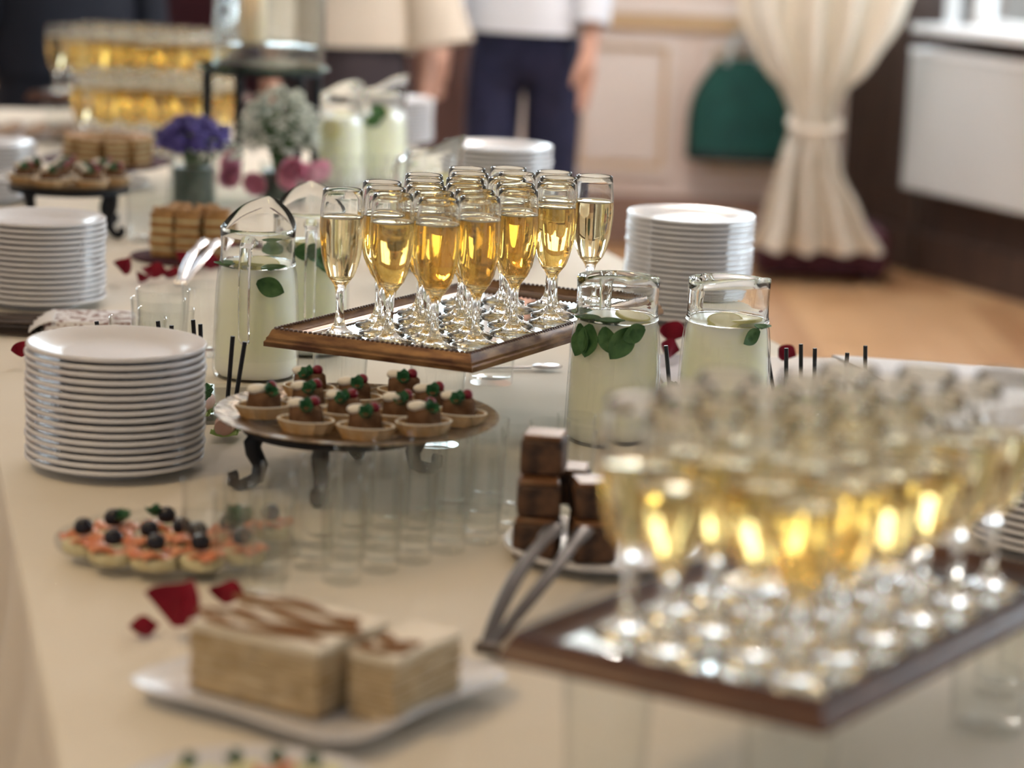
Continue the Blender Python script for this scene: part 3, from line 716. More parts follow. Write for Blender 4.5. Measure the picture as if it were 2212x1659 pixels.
for i, (x, y) in enumerate(((2150, 1500), (2200, 1470), (2268, 1530))):
    p = spot(x, y, T); tumbler(tum_slim, p, ('slim glass under the outer rail of the walnut tray', 'slim glass just outside the walnut tray rail', 'slim glass farthest outside the walnut tray')[i], 'slim glasses around the walnut tray')
p = spot(318, 522, T); tumbler(tumbler_mesh(.034, .038, .115, .01), p, 'wide glass of pale drink beside the iron tart stand leg', 'single wide glass')


# ------------------------------------------------------------------ jugs of lemonade
def jug_profile(inner=0):
    o = [(0, 0), (.050, 0), (.0555, .003), (.0575, .010), (.0570, .03), (.0553, .09), (.0535, .125), (.0515, .142), (.0495, .150), (.0500, .1525), (.0492, .155), (.0488, .170), (.0495, .200)]
    i = [(r - .0028, z) for r, z in reversed(o[3:])]; i[0] = (o[-1][0] - .0022, .2004)
    return o + i[:-1] + [(.0520, .012), (0, .0085)]
def jug_wall(spout=.032, neck=False):
    lo = [(0, 0), (.050, 0), (.0555, .003), (.0575, .010), (.0570, .03), (.0553, .09), (.0535, .125), (.0515, .142), (.0495, .150), (.0467, .150), (.0487, .142), (.0507, .125), (.0525, .09), (.0542, .03), (.0520, .012), (0, .0085)]
    hi = [(.0496, .1503), (.0506, .1520), (.0500, .1545), (.0490, .158), (.0487, .172), (.0490, .188), (.0496, .1995), (.0486, .2006), (.0474, .1995), (.0466, .188), (.0462, .172), (.0462, .158), (.0466, .1503)]
    mb = MB().lathe(hi, 64, close=True) if neck else MB().lathe(lo, 56)
    V = []
    for x, y, z in mb.v:
        if z > .155:
            k = ((z - .155) / .045); c = max(0, x / math.hypot(x, y) if (x or y) else 0)
            z += spout * k * max(0, c) ** 1.6 ; w = max(0, c) ** 14 * k
            x += .014 * w; side = abs(y) / .05
            y *= 1 - .35 * w
        V.append((x, y, z))
    mb.v = V; return mb
jug_me = jug_wall().mesh('jug_wall', M['jug'], True, 60)
neck_me = jug_wall(neck=True).mesh('jug_neck', M['jug_clear'], True, 60)
neck_low = jug_wall(.011, True).mesh('jug_neck', M['jug_clear'], True, 60)
def handle_mesh():
    pts = [(-.048, 0, .186), (-.060, 0, .190), (-.072, 0, .183), (-.079, 0, .165), (-.080, 0, .13), (-.078, 0, .09), (-.075, 0, .065), (-.069, 0, .058)]
    return MB().tube(pts, [.011, .010, .0085, .008, .0078, .0075, .0075, .006], 14, flat=.7).mesh('handle', M['jug_clear'])
handle_me = handle_mesh()
lem_me = MB().lathe([(0, .0040), (.049, .0045), (.0535, .010), (.0542, .02), (.0540, .03), (.0524, .09), (.0506, .125), (.0486, .142), (.0466, .1485), (.0466, .1500), (.040, .1508), (0, .1508)], 48).mesh('lemonade', M['lemonade'])
def leaf(u, v, L=.036, Wd=.0125, curl=.35):
    s = (u - .5) * 2; w = Wd * math.sin(math.pi * min(1, v * .96 + .04)) ** .8
    return (s * w, L * v, .35 * abs(s) * w + curl * L * (v - .5) ** 2 + .0008 * math.sin(18 * v) * (1 - abs(s)))
mint_me = MB().shell(8, 10, leaf, .0006).mesh('mint_leaf', M['mint'])
lemon_me = MB().lathe([(0, 0), (.019, 0), (.0195, .0012), (.019, .0045), (0, .0045)], 24).mesh('lemon_slice', M['lemon'])
rind_me = MB().lathe([(.0192, -.0002), (.0215, .0004), (.0215, .0040), (.0192, .0047)], 24, close=True).mesh('lemon_rind', M['rind'])
def jug(rim_px, label, face, mint, lemons, seed, group='lemonade jugs'):
    """face = direction of the spout; the foot is found from the rim."""
    p = spot(rim_px[0], rim_px[1], T + .205); r = random.Random(seed)
    t = thing('lemonade_jug', label, 'jug', (p.x, p.y, T), face, group)
    put('jug_wall', jug_me, t); put('jug_neck', neck_low if seed < 3 else neck_me, t); put('handle', handle_me, t); put('lemonade', lem_me, t)
    for a, z, tilt, rad, sc in mint:
        a -= face                                           # world direction of the leaf
        Mx = Matrix.Translation((rad * math.cos(a), rad * math.sin(a), min(z, .1500) if rad > .045 else .1515)) @ rot_z(a + math.pi / 2) @ (Matrix.Rotation(R(90), 4, 'X') if rad > .045 else Matrix.Translation((0, -.012, 0))) @ Matrix.Rotation(R(tilt), 4, 'Z') @ Matrix.Diagonal((sc, sc, sc, 1))
        o = put('mint_leaf', mint_me, t); o.matrix_local = Mx
    for a, z, tilt, rad in lemons:
        a -= face
        Mx = Matrix.Translation((rad * math.cos(a), rad * math.sin(a), z)) @ rot_z(a) @ Matrix.Rotation(R(tilt), 4, 'Y')
        o = put('lemon_slice', lemon_me, t); o.matrix_local = Mx
        put('lemon_rind', rind_me, o)
    return t
cd = -math.pi / 2                                            # towards the camera
leaves1 = [(cd - .95, .148, 200, .0520, 1.0), (cd - .60, .150, 170, .0525, 1.15), (cd - .30, .149, 195, .0528, .9), (cd + .30, .149, 145, .0530, 1.25), (cd + .62, .148, 110, .0520, .95), (cd - .8, .142, 160, .0530, 1.0)]
flat = [(cd - .5, .1525, 88, .030, 1.0), (cd + .2, .1525, 80, .030, 1.0), (cd - 1.4, .153, 70, .034, 1.0)]
jug((1337, 590), 'lemonade jug with a sprig of mint leaves pressed to its front, beside the gilt tray', cd + .15, leaves1 + flat, [(cd + 1.2, .1515, 12, .02)], 1)
jug((1577, 596), 'lemonade jug with pale lemon slices below the neck and red petals behind it', cd + .45, [(cd + .9, .150, 100, .045, .8), (cd + .7, .148, 120, .052, .8)], [(cd - .2, .1510, 14, .022), (cd + .9, .1510, -10, .024)], 2)
jug((558, 482), 'lemonade jug with its handle facing front, beside the empty tumblers', math.pi / 2 - .1, [(cd + .1, .136, 250, .0525, 1.05), (cd + .9, .150, 80, .04, 1.1), (cd - .6, .151, 85, .035, 1)], [(cd + .5, .1515, 16, .02), (cd - .4, .1505, -12, .022)], 3)
jug((672, 446), 'lemonade jug with dark mint leaves half behind the gilt tray', math.pi / 2 + .1, [(cd + .2, .143, 255, .052, 1.3), (cd + .8, .146, 95, .052, 1.3), (cd - .5, .147, 100, .052, 1.2), (cd + .3, .15, 90, .05, 1)], [(cd + .2, .1512, 14, .022), (cd - .7, .1512, -14, .022)], 4)
jug((737, 196), 'blurred lemonade jug with lemon pieces behind the white flowers', cd + .6, [], [(cd - .3, .128, 85, .0508), (cd + .4, .15, 15, .02)], 5)
jug((830, 190), 'blurred lemonade jug with a lime wedge in front of a far plate stack', cd + 2.2, [(cd, .150, 120, .05, 1.2), (cd + .2, .149, 60, .05, 1.2)], [(cd - .1, .1512, 30, .03)], 6)
jug((938, 322), 'lemonade jug with lemon slices right behind the rearmost gilt tray flutes', cd + 1.0, [], [(cd - .2, .1512, 14, .02), (cd + .5, .149, 80, .048), (cd - .5, .147, 82, .048)], 7)

# ------------------------------------------------------------------ tart charger on its iron stand
pl = spot(560, 1055, T), spot(690, 1088, T), spot(935, 1022, T)
SCt = spot(728, 1040, T)
st = thing('iron_stand', 'black wrought iron stand with scrolled legs under the gold tart charger', 'stand', SCt)
HS = .0745
ring = [(.103 * math.cos(2 * math.pi * k / 40), .103 * math.sin(2 * math.pi * k / 40), HS - .009) for k in range(41)]
MB().lathe([(.098, HS - .016), (.106, HS - .016), (.107, HS - .002), (.098, HS - .002)], 48, close=True).build('ring', M['iron'], st)
def leg_mesh(h, r0, mid=1.0):
    pts = [(r0, 0, h), (r0 + .008, 0, h - .012), (r0 + .006, 0, h * .66), (r0 - .002, 0, h * .42), (r0 + .001, 0, h * .2), (r0 + .010, 0, .008), (r0 + .022, 0, .0055), (r0 + .030, 0, .010), (r0 + .030, 0, .0165), (r0 + .025, 0, .017)]
    return MB().tube(pts, [.008, .0100, .0095, .0088, .008, .0072, .0064, .0062, .0064, .0062], 12).mesh('leg', M['iron'])
lm = leg_mesh(HS - .012, .094)
for p in pl + (spot(780, 985, T),):
    d = p - SCt; put('leg', lm, st, None, (0, 0, math.atan2(d.y, d.x)))
CH = spot(771, 893, T + HS + .008)
ch = put('charger_plate', MB().lathe([(0, 0), (.10, 0), (.118, .003), (.150, .0095), (.155, .0100), (.1552, .0115), (.150, .0117), (.117, .0052), (.10, .0024), (0, .0024)], 72).mesh('charger_plate', M['brass'], True, 50), None, (CH.x, CH.y, T + HS - .002))
tag(ch, 'hammered gold round charger plate full of garnished tarts on the iron stand', 'plate')
ZC = T + HS + .0005
def boat(u, v):
    a = 2 * math.pi * u; r = (.021 + .0065 * v) * (1 + .05 * math.cos(12 * a)); return (r * 1.15 * math.cos(a), r * .82 * math.sin(a), .013 * v)
sh = MB().grid(36, 3, boat); sh.add([boat(i / 36, 0) for i in range(36)], [tuple(range(35, -1, -1))])
sh.grid(36, 3, lambda u, v: tuple(Vector(boat(1 - u, v)) * 1.0 * Vector((0, 0, 1)).z if False else (boat(1 - u, v)[0] * .92, boat(1 - u, v)[1] * .92, boat(1 - u, v)[2] + .0005)))
shell_me = sh.mesh('pastry_shell', M['pastry'])
rim_m = MB().lathe([(.0265, .0125), (.0280, .0138), (.0270, .0146), (.0255, .0136)], 36, Matrix.Diagonal((1.13, .80, 1, 1)), close=True).mesh('pastry_rim', M['cream'])
pate_me = MB().lathe([(0, .006), (.017, .006), (.0185, .012), (.0170, .026), (.014, .029), (0, .029)], 20, wob=lambda a, z: 1 + .06 * math.sin(5 * a + z * 400)).mesh('filling', M['pate'])
dab_me = MB().ball((0, 0, 0), .0095, 12, 8, (1.2, .9, .6)).mesh('cream_dab', M['cream'])
berry_me = MB().ball((0, 0, 0), .0062, 12, 8).mesh('berry', M['berry'])
pars = MB()
for q in range(7):
    a = q * .9; pars.shell(3, 4, lambda u, v: leaf(u, v, .014, .006, .5), .0004, rot_z(a) @ Matrix.Rotation(.5 + .12 * q, 4, 'X'))
pars_me = pars.mesh('parsley_leaf', M['parsley'])
def tart(p, label, rz, group):
    t = thing('tart', label, 'tart', p, rz, group)
    put('pastry_shell', shell_me, t); put('pastry_rim', rim_m, t); put('filling', pate_me, t)
    put('cream_dab', dab_me, t, (-.009, -.003, .031)); put('berry', berry_me, t, (.008, .003, .0325)); put('parsley_leaf', pars_me, t, (.003, -.008, .026), (.9, 0, rnd.uniform(-.5, .5)))
    return t
tp = [(598, 880, 'left rim of the charger nearest the plate stack'), (664, 908, 'front left of the charger above the iron leg'), (790, 922, 'middle of the front edge of the charger'), (905, 915, 'front edge of the charger, second from its gold right rim'), (975, 893, 'gold right end of the charger'), (672, 872, 'behind the front left tart'), (760, 888, 'heart of the charger behind the front middle tart'), (846, 893, 'right of the heart of the charger'), (905, 876, 'back right part of the charger'), (700, 852, 'rear row of the charger under the gilt tray'), (780, 856, 'middle of the rear row, under the gilt tray corner'), (850, 862, 'right end of the rear row')]
TPs = [spot(x, y, ZC + .012) for x, y, _ in tp]
for it in range(200):
    for i in range(len(TPs)):
        for j in range(i):
            d = TPs[i] - TPs[j]
            if d.length < .060: d = d.normalized() * (.060 - d.length) * .5; TPs[i] += d; TPs[j] -= d
        q = TPs[i] - Vector((CH.x, CH.y, TPs[i].z))
        if q.length > .112: TPs[i] -= q.normalized() * (q.length - .112)
for p, (_, _, w) in zip(TPs, tp):
    q = (p - Vector((CH.x, CH.y, p.z))).length
    p.z = ZC + (.0001 if q < .088 else .0035); tart(p, 'garnished pastry tart at the ' + w, rnd.uniform(-.4, .4), 'tarts on the gold charger')

# ------------------------------------------------------------------ salmon canapes on a glass plate
CP = spot(378, 1192, T)
gp = put('glass_plate', MB().lathe([(0, .003), (.08, .003), (.112, .012), (.1165, .013), (.1165, .016), (.112, .0158), (.08, .0065), (0, .0065)], 64).mesh('glass_plate', M['tumbler'], True, 50), None, (CP.x, CP.y, T - .002))
tag(gp, 'round glass plate carrying the salmon canapes', 'plate')
bread_me = MB().lathe([(0, 0), (.0195, 0), (.0212, .002), (.0212, .009), (.020, .0105), (0, .0105)], 24, wob=lambda a, z: 1 + .03 * math.sin(3 * a)).mesh('bread_round', M['bread'])
salm_me = MB().shell(10, 6, lambda u, v: ((u - .5) * .043, (v - .5) * .035 * (1 - .5 * abs(u - .5)), .0135 + .0035 * math.sin(u * 7) + .002 * math.sin(v * 6)), .003).mesh('salmon_slice', M['salmon'])
egg_me = salm_me.copy(); egg_me.materials[0] = M['lemon']
oliv_me = MB().lathe([(.0016, .0078), (.0052, .0084), (.0088, .0042), (.0097, 0), (.0082, -.005), (.004, -.0066), (0, -.0066)], 14).mesh('olive', M['olive'])
cp = [(198, 1141), (242, 1114), (240, 1177), (322, 1192), (398, 1164), (447, 1190), (303, 1143), (369, 1105), (405, 1124), (474, 1124), (514, 1169), (575, 1103)]
cw = ['outermost on the side away from the glasses', 'rear, on the side away from the glasses', 'front, on the side away from the glasses', 'front middle of the plate', 'centre of the plate', 'front, nearest the slim glasses', 'centre, just behind the front middle one', 'rear middle under the iron stand leg', 'rear, beside the dark leaf', 'rear, under the large dark leaf', 'nearest the first slim glass', 'rear end seen through a slim glass']
CPs = [spot(x + 6, y, T + .038) for x, y in cp]
for it in range(200):
    for i in range(len(CPs)):
        for j in range(i):
            d = CPs[i] - CPs[j]; d.z = 0
            if d.length < .0445: d = d.normalized() * (.0445 - d.length) * .5; CPs[i] += d; CPs[j] -= d
        q = CPs[i] - CP; q.z = 0
        if q.length > .097: CPs[i] -= q.normalized() * (q.length - .097)
for i, p in enumerate(CPs):
    q = p - CP; q.z = 0
    p.z = T + (.0046 if q.length < .052 else .0125)
    t = thing('canape', 'salmon canape with a black olive, ' + cw[i], 'canape', p, rnd.uniform(0, 3), 'salmon canapes on the glass plate')
    put('bread_round', bread_me, t); put('salmon_slice', salm_me, t); put('olive', oliv_me, t, (.002, 0, .0225))
    if i in (1, 7, 9): put('parsley_leaf', pars_me, t, (-.009, .004, .021), None).scale = (1.0, 1.0, 1.0) if i != 9 else (2.0, 2.0, 1.6)

# ------------------------------------------------------------------ layered cake on a square plate
PL, PR, PF = spot(262, 1475, T + .016), spot(1112, 1455, T + .016), spot(720, 1610, T + .016)
PCn = (PL + PR) / 2; PCn.z = T
ux = (PF - PL); ux.z = 0; ux = ux.normalized(); uy = Vector((-ux.y, ux.x, 0))
hs = .1165
def sq_plate():
    mb = MB(); lev = [(0, .003), (.55, .003), (.60, 0), (.64, 0), (.66, .004), (.98, .0155), (1.0, .0172), (.99, .019), (.96, .0185), (.66, .0085), (0, .007)]
    n = 64
    def sup(a, k): c, s = math.cos(a), math.sin(a); e = (abs(c) ** 7 + abs(s) ** 7) ** (-1 / 7); bow = 1 + .03 * math.cos(4 * a + math.pi) * k; return (hs * k * c * e * bow, hs * k * s * e * bow)
    rings = []
    for k, z in lev:
        if k == 0: rings.append([len(mb.v)]); mb.v.append((0, 0, z)); continue
        rings.append(list(range(len(mb.v), len(mb.v) + n)))
        mb.v += [(*sup(2 * math.pi * i / n, k), z) for i in range(n)]
    for a, b in zip(rings, rings[1:]):
        for i in range(n):
            j = (i + 1) % n
            mb.f.append((a[0], b[j], b[i]) if len(a) == 1 else (a[i], a[j], b[0]) if len(b) == 1 else (a[i], a[j], b[j], b[i]))
    return mb
o = put('cake_plate', sq_plate().mesh('cake_plate', M['porcelain'], True, 50), None, (PCn.x, PCn.y, T), (0, 0, math.atan2(ux.y, ux.x)))
tag(o, 'square white plate with upturned corners under the layered cream cake', 'plate')
def cake_slice(name, label, origin, du, dw, L, Wd, Hh, n, seed, group):
    r = random.Random(seed); t = thing(name, label, 'cake', origin, 0, group)
    P = lambda x, y, z: tuple(du * x + dw * y + Vector((0, 0, z)))
    hl = (Hh - .006) / n
    def slab(z0, z1, g, nx=14, ny=6, amp=.0012, tz=0):
        V, F = [], []; per = [(i / nx, 0) for i in range(nx)] + [(1, j / ny) for j in range(ny)] + [(1 - i / nx, 1) for i in range(nx)] + [(0, 1 - j / ny) for j in range(ny)]
        m = len(per)
        for z in (z0, (z0 + z1) / 2, z1):
            for (u, v) in per:
                k = g + r.uniform(-amp, amp) + (.0008 if z != z0 and z != z1 else 0)
                V.append(P(u * L + (u - .5) * 2 * k, v * Wd + (v - .5) * 2 * k, z + (tz * math.sin(9 * u + 5 * v) if z == z1 else 0)))
        for a in (0, 1):
            for i in range(m): j = (i + 1) % m; F.append((a * m + i, a * m + j, (a + 1) * m + j, (a + 1) * m + i))
        F += [tuple(range(m - 1, -1, -1)), tuple(range(2 * m, 3 * m))]
        return MB().add(V, F)
    for k in range(n):
        slab(k * hl, k * hl + hl * .66, 0).build('cake_layer', M['cake'], t, True, 50)
        slab(k * hl + hl * .66, (k + 1) * hl, -.0012).build('cream_layer', M['icing'], t, True, 50)
    slab(Hh - .006, Hh, .0006, tz=.0006, amp=.0006).build('icing', M['icing'], t, True, 50)
    mb = MB()
    for q in range(4 if L > .06 else 2):
        v0 = (.14, .38, .62, .84)[q]; pts = []
        for i in range(15):
            u = .06 + .86 * i / 14 if q % 2 == 0 else .92 - .8 * i / 14
            pts.append(P(L * u, Wd * (v0 + .06 * math.sin(u * 7 + q)), Hh + .0012))
        mb.tube(pts, [.0036 + .0044 * abs(math.sin(i * .33 + q)) for i in range(15)], 8, flat=.2)
        if q < 3 and L > .06:
            e = pts[-1]; v1 = (.14, .38, .62, .84)[q + 1]
            u1 = .92 if q % 2 == 0 else .12
            pts2 = [Vector(e) * (1 - s) + Vector(P(L * u1, Wd * v1, Hh + .0012)) * s + Vector(P((.04 if q % 2 == 0 else -.04) * math.sin(math.pi * s) * .5, 0, 0)) for s in (0, .25, .5, .75, 1)]
            mb.tube(pts2, .0034, 8, flat=.4)
    mb.build('chocolate_drizzle', M['drizzle'], t)
    return t
C0 = spot(697, 1556, T + .013); CL = spot(432, 1490, T + .013)
cu = (CL - C0); cu.z = 0; LA = .128; cu = cu.normalized(); cw_ = Vector((cu.y, -cu.x, 0))
if cw_.y < 0: cw_ = -cw_
C0.z = T + .0108; C0 += (PCn - C0).to_2d().to_3d().normalized() * .006
cake_slice('cake_slice', 'long layered cream cake block with chocolate drizzle, its cut side facing the glass plate', C0 + cu * .006, cu, cw_, LA - .004, .098, .056, 5, 3, 'layered cream cake on the square plate')
c2 = C0 - cu * .008 + cw_ * .012
cake_slice('cake_slice', 'shorter layered cake piece on the tongs side of the square plate', c2 - cu * .043 + cw_ * .012, cu, cw_, .043, .096, .053, 5, 5, 'layered cream cake on the square plate')

# ------------------------------------------------------------------ petals
def petal_fn(u, v, r=.021):
    a = (u - .5) * 2.6; rr = r * v; return (rr * math.sin(a) * 1.0, rr * math.cos(a) * 1.15, .55 * rr * rr / r + .12 * rr * math.sin(a * 2) + .003 * math.sin(4 * a) * v)
petal_me = MB().shell(12, 6, petal_fn, .0005).mesh('rose_petal', M['petal'])
pt = [(372, 1392, 1.6, .75, 'large red rose petal lying between the canape plate and the cake', 1.15), (318, 1385, .8, .1, 'dark curled rose petal touching the large petal by the cake', 0), (486, 1322, .8, .5, 'small red rose petal just behind the cake', .3), (46, 790, .8, 1.1, 'red rose petal at the cloth edge below the cutlery napkin', 0), (268, 612, 1.15, .9, 'red rose petal at the foot of the far iron leg', .2), (300, 615, .9, .1, 'red rose petal beside the far iron leg, second of the row', 0), (332, 612, 1.05, .4, 'red rose petal between the iron leg and the steel tongs', .1), (362, 608, .9, .2, 'red rose petal next to the steel tongs', 0), (328, 546, .9, .3, 'red rose petal in front of the wide glass', .1), (1445, 792, 1.0, .8, 'red rose petal glimpsed between the two mint jugs, lower one', 0), (1447, 758, 1.1, 1.0, 'red rose petal glimpsed between the two mint jugs, upper one', .2), (1690, 800, .9, 1.2, 'red rose petal on the white platter edge by the second jug', 0), (395, 590, 1.3, .5, 'dark rose petal under the nut cake', .2), (455, 590, 1.3, .2, 'dark rose petal between the nut cake and the jug', 0)]
for x, y, sc, tilt, lab, dz in pt:
    p = spot(x, y, T)
    o = tag(put('rose_petal', petal_me, None, (p.x, p.y, T + .0032 + .012 * abs(math.sin(tilt)) * sc), (tilt, .1, rnd.uniform(-1, 1))), lab, 'petal', 'scattered red rose petals'); o.scale = (sc, sc, sc)

# ------------------------------------------------------------------ tongs and brownies
BR = spot(1300, 1205, T)
put_plate = tag(put('plate', plate_me, None, (BR.x, BR.y, T)), 'single white plate under the brownies, crossed by the tongs', 'plate')
br_me = [MB().box((-.021, -.021, 0), (.021, .021, h), bev=.003) for h in (.032, .036)]
br_m = [b.mesh('crumb', M['brownie'], True) for b in br_me]
top_m = [MB().box((-.0195, -.0195, h), (.0195, .0195, h + .0045), bev=.0015).mesh('glaze', M['choc'], True) for h in (.032, .036)]
bl = [(-.066, -.024, 0, 'bottom front'), (-.012, -.028, 0, 'bottom, walnut tray side'), (-.064, .028, 0, 'bottom rear'), (-.012, .026, 0, 'bottom, jug side'),
      (-.066, -.018, 1, 'middle layer front'), (-.012, -.016, 1, 'middle layer, walnut tray side'), (-.036, .036, 1, 'middle layer rear'), (-.062, .002, 2, 'topmost front')]
for x, y, k, w in bl:
    q = (1, 0, 1)[k]; z = T + .0071 + (0, .0413, .0784)[k]
    t = thing('brownie', f'dark chocolate brownie square by the tongs, {w}', 'cake', (BR.x + x, BR.y + y, z), rnd.uniform(-.22, .22), 'brownies by the tongs')
    put('crumb', br_m[q], t); put('glaze', top_m[q], t)
def tongs(name_label, a, b, spread, mat_, rad=.004, w=.010):
    a, b = Vector(a), Vector(b); d = (b - a); side = Vector((-d.y, d.x, 0)).normalized()
    t = thing('tongs', name_label, 'tongs', a)
    for s in (-1, 1):
        pts = []
        for i in range(13):
            k = i / 12; off = side * s * (spread * math.sin(min(1, k * 1.15) * math.pi * .55) * (1 - .25 * k) + .002) + Vector((0, 0, .006 * math.sin(k * math.pi)))
            pts.append(d * k + off)
        rs = [w * (.55 + .2 * math.sin(i / 12 * 3.14)) + (.004 if i > 10 else 0) for i in range(13)]
        MB().tube(pts, rs, 8, flat=.35).build('arm', M[mat_], t)
    MB().tube([side * -.010, side * .010], .0055, 10).build('hinge', M[mat_], t)
    return t
ta = spot(1052, 1400, T + .012); tb = spot(1232, 1140, T + .062)
tongs('pair of steel serving tongs leaning on the brownie plate before the walnut tray', (ta.x, ta.y, ta.z), (tb.x, tb.y, tb.z), .016, 'steel_dark')

# ------------------------------------------------------------------ canape rolls with black picks
stick_me = MB().tube([(0, 0, 0), (0, 0, .105)], .0027, 8).mesh('pick', M['black'])
roll_me = MB().tube([(-.028, 0, .013), (-.014, .001, .014), (0, 0, .014), (.014, -.001, .014), (.028, 0, .013)], [.0105, .0125, .0128, .0125, .0105], 14).mesh('ham_roll', M['ham'])
let_me = MB().shell(10, 4, lambda u, v: ((u - .5) * .062, (v - .5) * .030, .004 + .022 * (v - .5) ** 2 * 20 * .03 + .004 * math.sin(u * 20) * abs(v - .5) * 2), .0008).mesh('lettuce', M['lettuce'])
cuc_me = MB().tube([(-.026, 0, 0), (0, .002, .002), (.026, 0, 0)], [.007, .0085, .007], 12).mesh('green_filling', M['lettuce'])
def roll(tops, lean, label, group, z0, zt=.118):
    mx = sum(q[0] for q in tops) / len(tops); my = sum(q[1] for q in tops) / len(tops)
    p = spot(mx, my, T + zt)
    t = thing('ham_roll', label, 'canape', (p.x - lean * .08, p.y, z0), math.pi / 2 + rnd.uniform(-.15, .15), group)
    put('lettuce', let_me, t); put('ham', roll_me, t); put('green_filling', cuc_me, t, (.0, 0, .0275))
    for k, q in enumerate(tops):
        u = spot(q[0], q[1], T + zt); o = u - p
        put('pick', stick_me, t, (-.012 + .026 * k, -.006 + .012 * k, .010), (-lean - o.x * 6, 0, 0)).scale = (1, 1, (zt - .013) / .105)
    put('parsley_leaf', pars_me, t, (-.018, -.008, .022), None).scale = (1.6, 1.6, 1.6)
d1 = spot(440, 880, T)
o = tag(put('glass_dish', MB().box((-.20, -.10, 0), (.085, .12, .005), bev=.002).mesh('glass_dish', M['tumbler'], False), None, (d1.x, d1.y, T), (0, 0, .25)), 'flat clear dish of ham rolls behind the tart charger', 'dish')
lf = [((178, 715),), ((232, 700), (262, 708)), ((306, 716),), ((368, 695), (388, 712)), ((440, 702), (454, 700)), ((474, 728), (489, 741))]
for i, q in enumerate(lf): roll(q, (-.10 if i == 5 else .07), f'ham and lettuce roll with black picks, {ORD[i + 1]} along the dish behind the plate stack', 'ham rolls behind the plate stack', T + .0055)
d2 = spot(1600, 830, T)
o = tag(put('white_platter', MB().box((-.11, -.20, 0), (.17, .15, .008), bev=.003).mesh('white_platter', M['porcelain'], False), None, (.31, 3.24, T), (0, 0, .1)), 'flat white platter of ham rolls at the table corner behind the jugs', 'platter')
for i, q in enumerate((((1466, 752),), ((1697, 768), (1731, 748)), ((1747, 737), (1775, 778)), ((1818, 767),), ((1872, 752),))):
    roll(q, (.14, .14, .06, .0, .06)[i], f'ham roll with black picks on the white platter, {ORD[i + 1]} counted from between the jugs', 'ham rolls on the white platter', T + .0085, .092)
# ------------------------------------------------------------------ napkin with cutlery
np_ = spot(168, 722, T)
nk = thing('napkin_pouch', 'folded white napkin with brown leaf print holding dark forks below a plate stack', 'napkin', np_, .14)
MB().box((-.045, -.05, 0), (.080, .06, .026), bev=.006).build('folded_cloth', M['napkin'], nk)
MB().shell(12, 6, lambda u, v: (-.066 + .035 * u, -.054 + .10 * v, .0285 - .016 * (1 - u) ** 2 + .002 * math.sin(5 * v)), .0015).build('turned_flap', M['cloth_white'], nk)
def fork_mesh():
    mb = MB(); mb.tube([(0, 0, 0), (.07, 0, .002), (.11, 0, .001)], [.0055, .004, .0035], 8, flat=.4)
    mb.tube([(.11, 0, .001), (.125, 0, -.001), (.14, 0, 0)], [.0035, .010, .011], 8, flat=.22)
    for q in (-1.5, -.5, .5, 1.5): mb.tube([(.138, q * .0052, 0), (.165, q * .0052, .003), (.182, q * .005, .005)], [.0019, .0018, .001], 6)
    return mb.mesh('fork', M['fork'])
fk = fork_mesh()
for i in range(12):
    p = np_ + Vector((-.055, -.036 + (i % 4) * .021 + .006 * (i // 4 % 2), 0))
    tag(put('fork', fk, None, (p.x + rnd.uniform(-.006, .006), p.y, T + .0035 + .0085 * (i // 4)), (rnd.uniform(-.15, .15), 0, math.pi + .14 + rnd.uniform(-.02, .02))), f'dark steel fork tucked by the napkin, {ORD[i % 4 + 1]} from the front in the {("bottom", "middle", "top")[i // 4]} layer', 'fork', 'forks tucked by the napkin')

# ------------------------------------------------------------------ candle stand and flowers
CB = spot(562, 412, T)
cs = thing('candle_stand', 'tall black iron stand with a green glass top above the white flowers', 'stand', CB)
for x, y in ((-.108, -.05), (.085, -.085), (.108, .06), (-.06, .10), (-.012, -.02)):
    if (x, y) == (-.012, -.02): continue
    pts = [(x, y, .250), (x * 1.0, y, .18), (x * .98, y * .98, .10), (x * 1.0, y, .04), (x * 1.04, y * 1.04, .012), (x * 1.10, y * 1.10, .006)]
    MB().tube(pts, [.011, .010, .0095, .0095, .010, .008], 10).build('leg', M['iron'], cs)
MB().lathe([(.118, .246), (.126, .246), (.126, .256), (.118, .256)], 48, close=True).build('ring', M['iron'], cs)
MB().lathe([(0, .2561), (.136, .2561), (.1375, .259), (.136, .262), (0, .262)], 56).build('glass_top', M['stand_glass'], cs)
hz = T + .2622
hu = thing('hurricane_vase', 'clear glass cylinder round the burning candle on the green glass top', 'candle holder', (CB.x + .012, CB.y, hz))
MB().lathe([(0, 0), (.114, 0), (.117, .004), (.117, .30), (.1155, .302), (.114, .30), (.114, .008), (0, .006)], 56).build('glass_wall', M['vase'], hu)
MB().lathe([(0, .0065), (.1125, .0065), (.1125, .045), (.09, .05), (0, .048)], 40, wob=lambda a, z: 1 - .004 * (1 + math.sin(9 * a))).build('crystal_filling', M['tumbler'], hu)
cn = thing('candle', 'cream pillar candle burning inside the glass cylinder', 'candle', (CB.x - .022, CB.y + .01, hz + .0495))
MB().lathe([(0, 0), (.027, 0), (.0275, .003), (.0275, .125), (.025, .128), (.012, .122), (0, .121)], 32).build('wax', M['candle'], cn)
MB().tube([(0, 0, .12), (.001, 0, .135)], .0012, 6).build('wick', M['wick'], cn)
MB().lathe([(0, .130), (.005, .138), (.0062, .146), (.004, .158), (0, .170)], 14).build('flame', M['flame'], cn)
l = bpy.data.lights.new('candle_glow', 'POINT'); l.energy = .6; l.color = (1, .6, .25); l.shadow_soft_size = .01
lo = bpy.data.objects.new('candle_glow', l); COL.objects.link(lo); lo.location = (CB.x - .022, CB.y - .012, hz + .20)

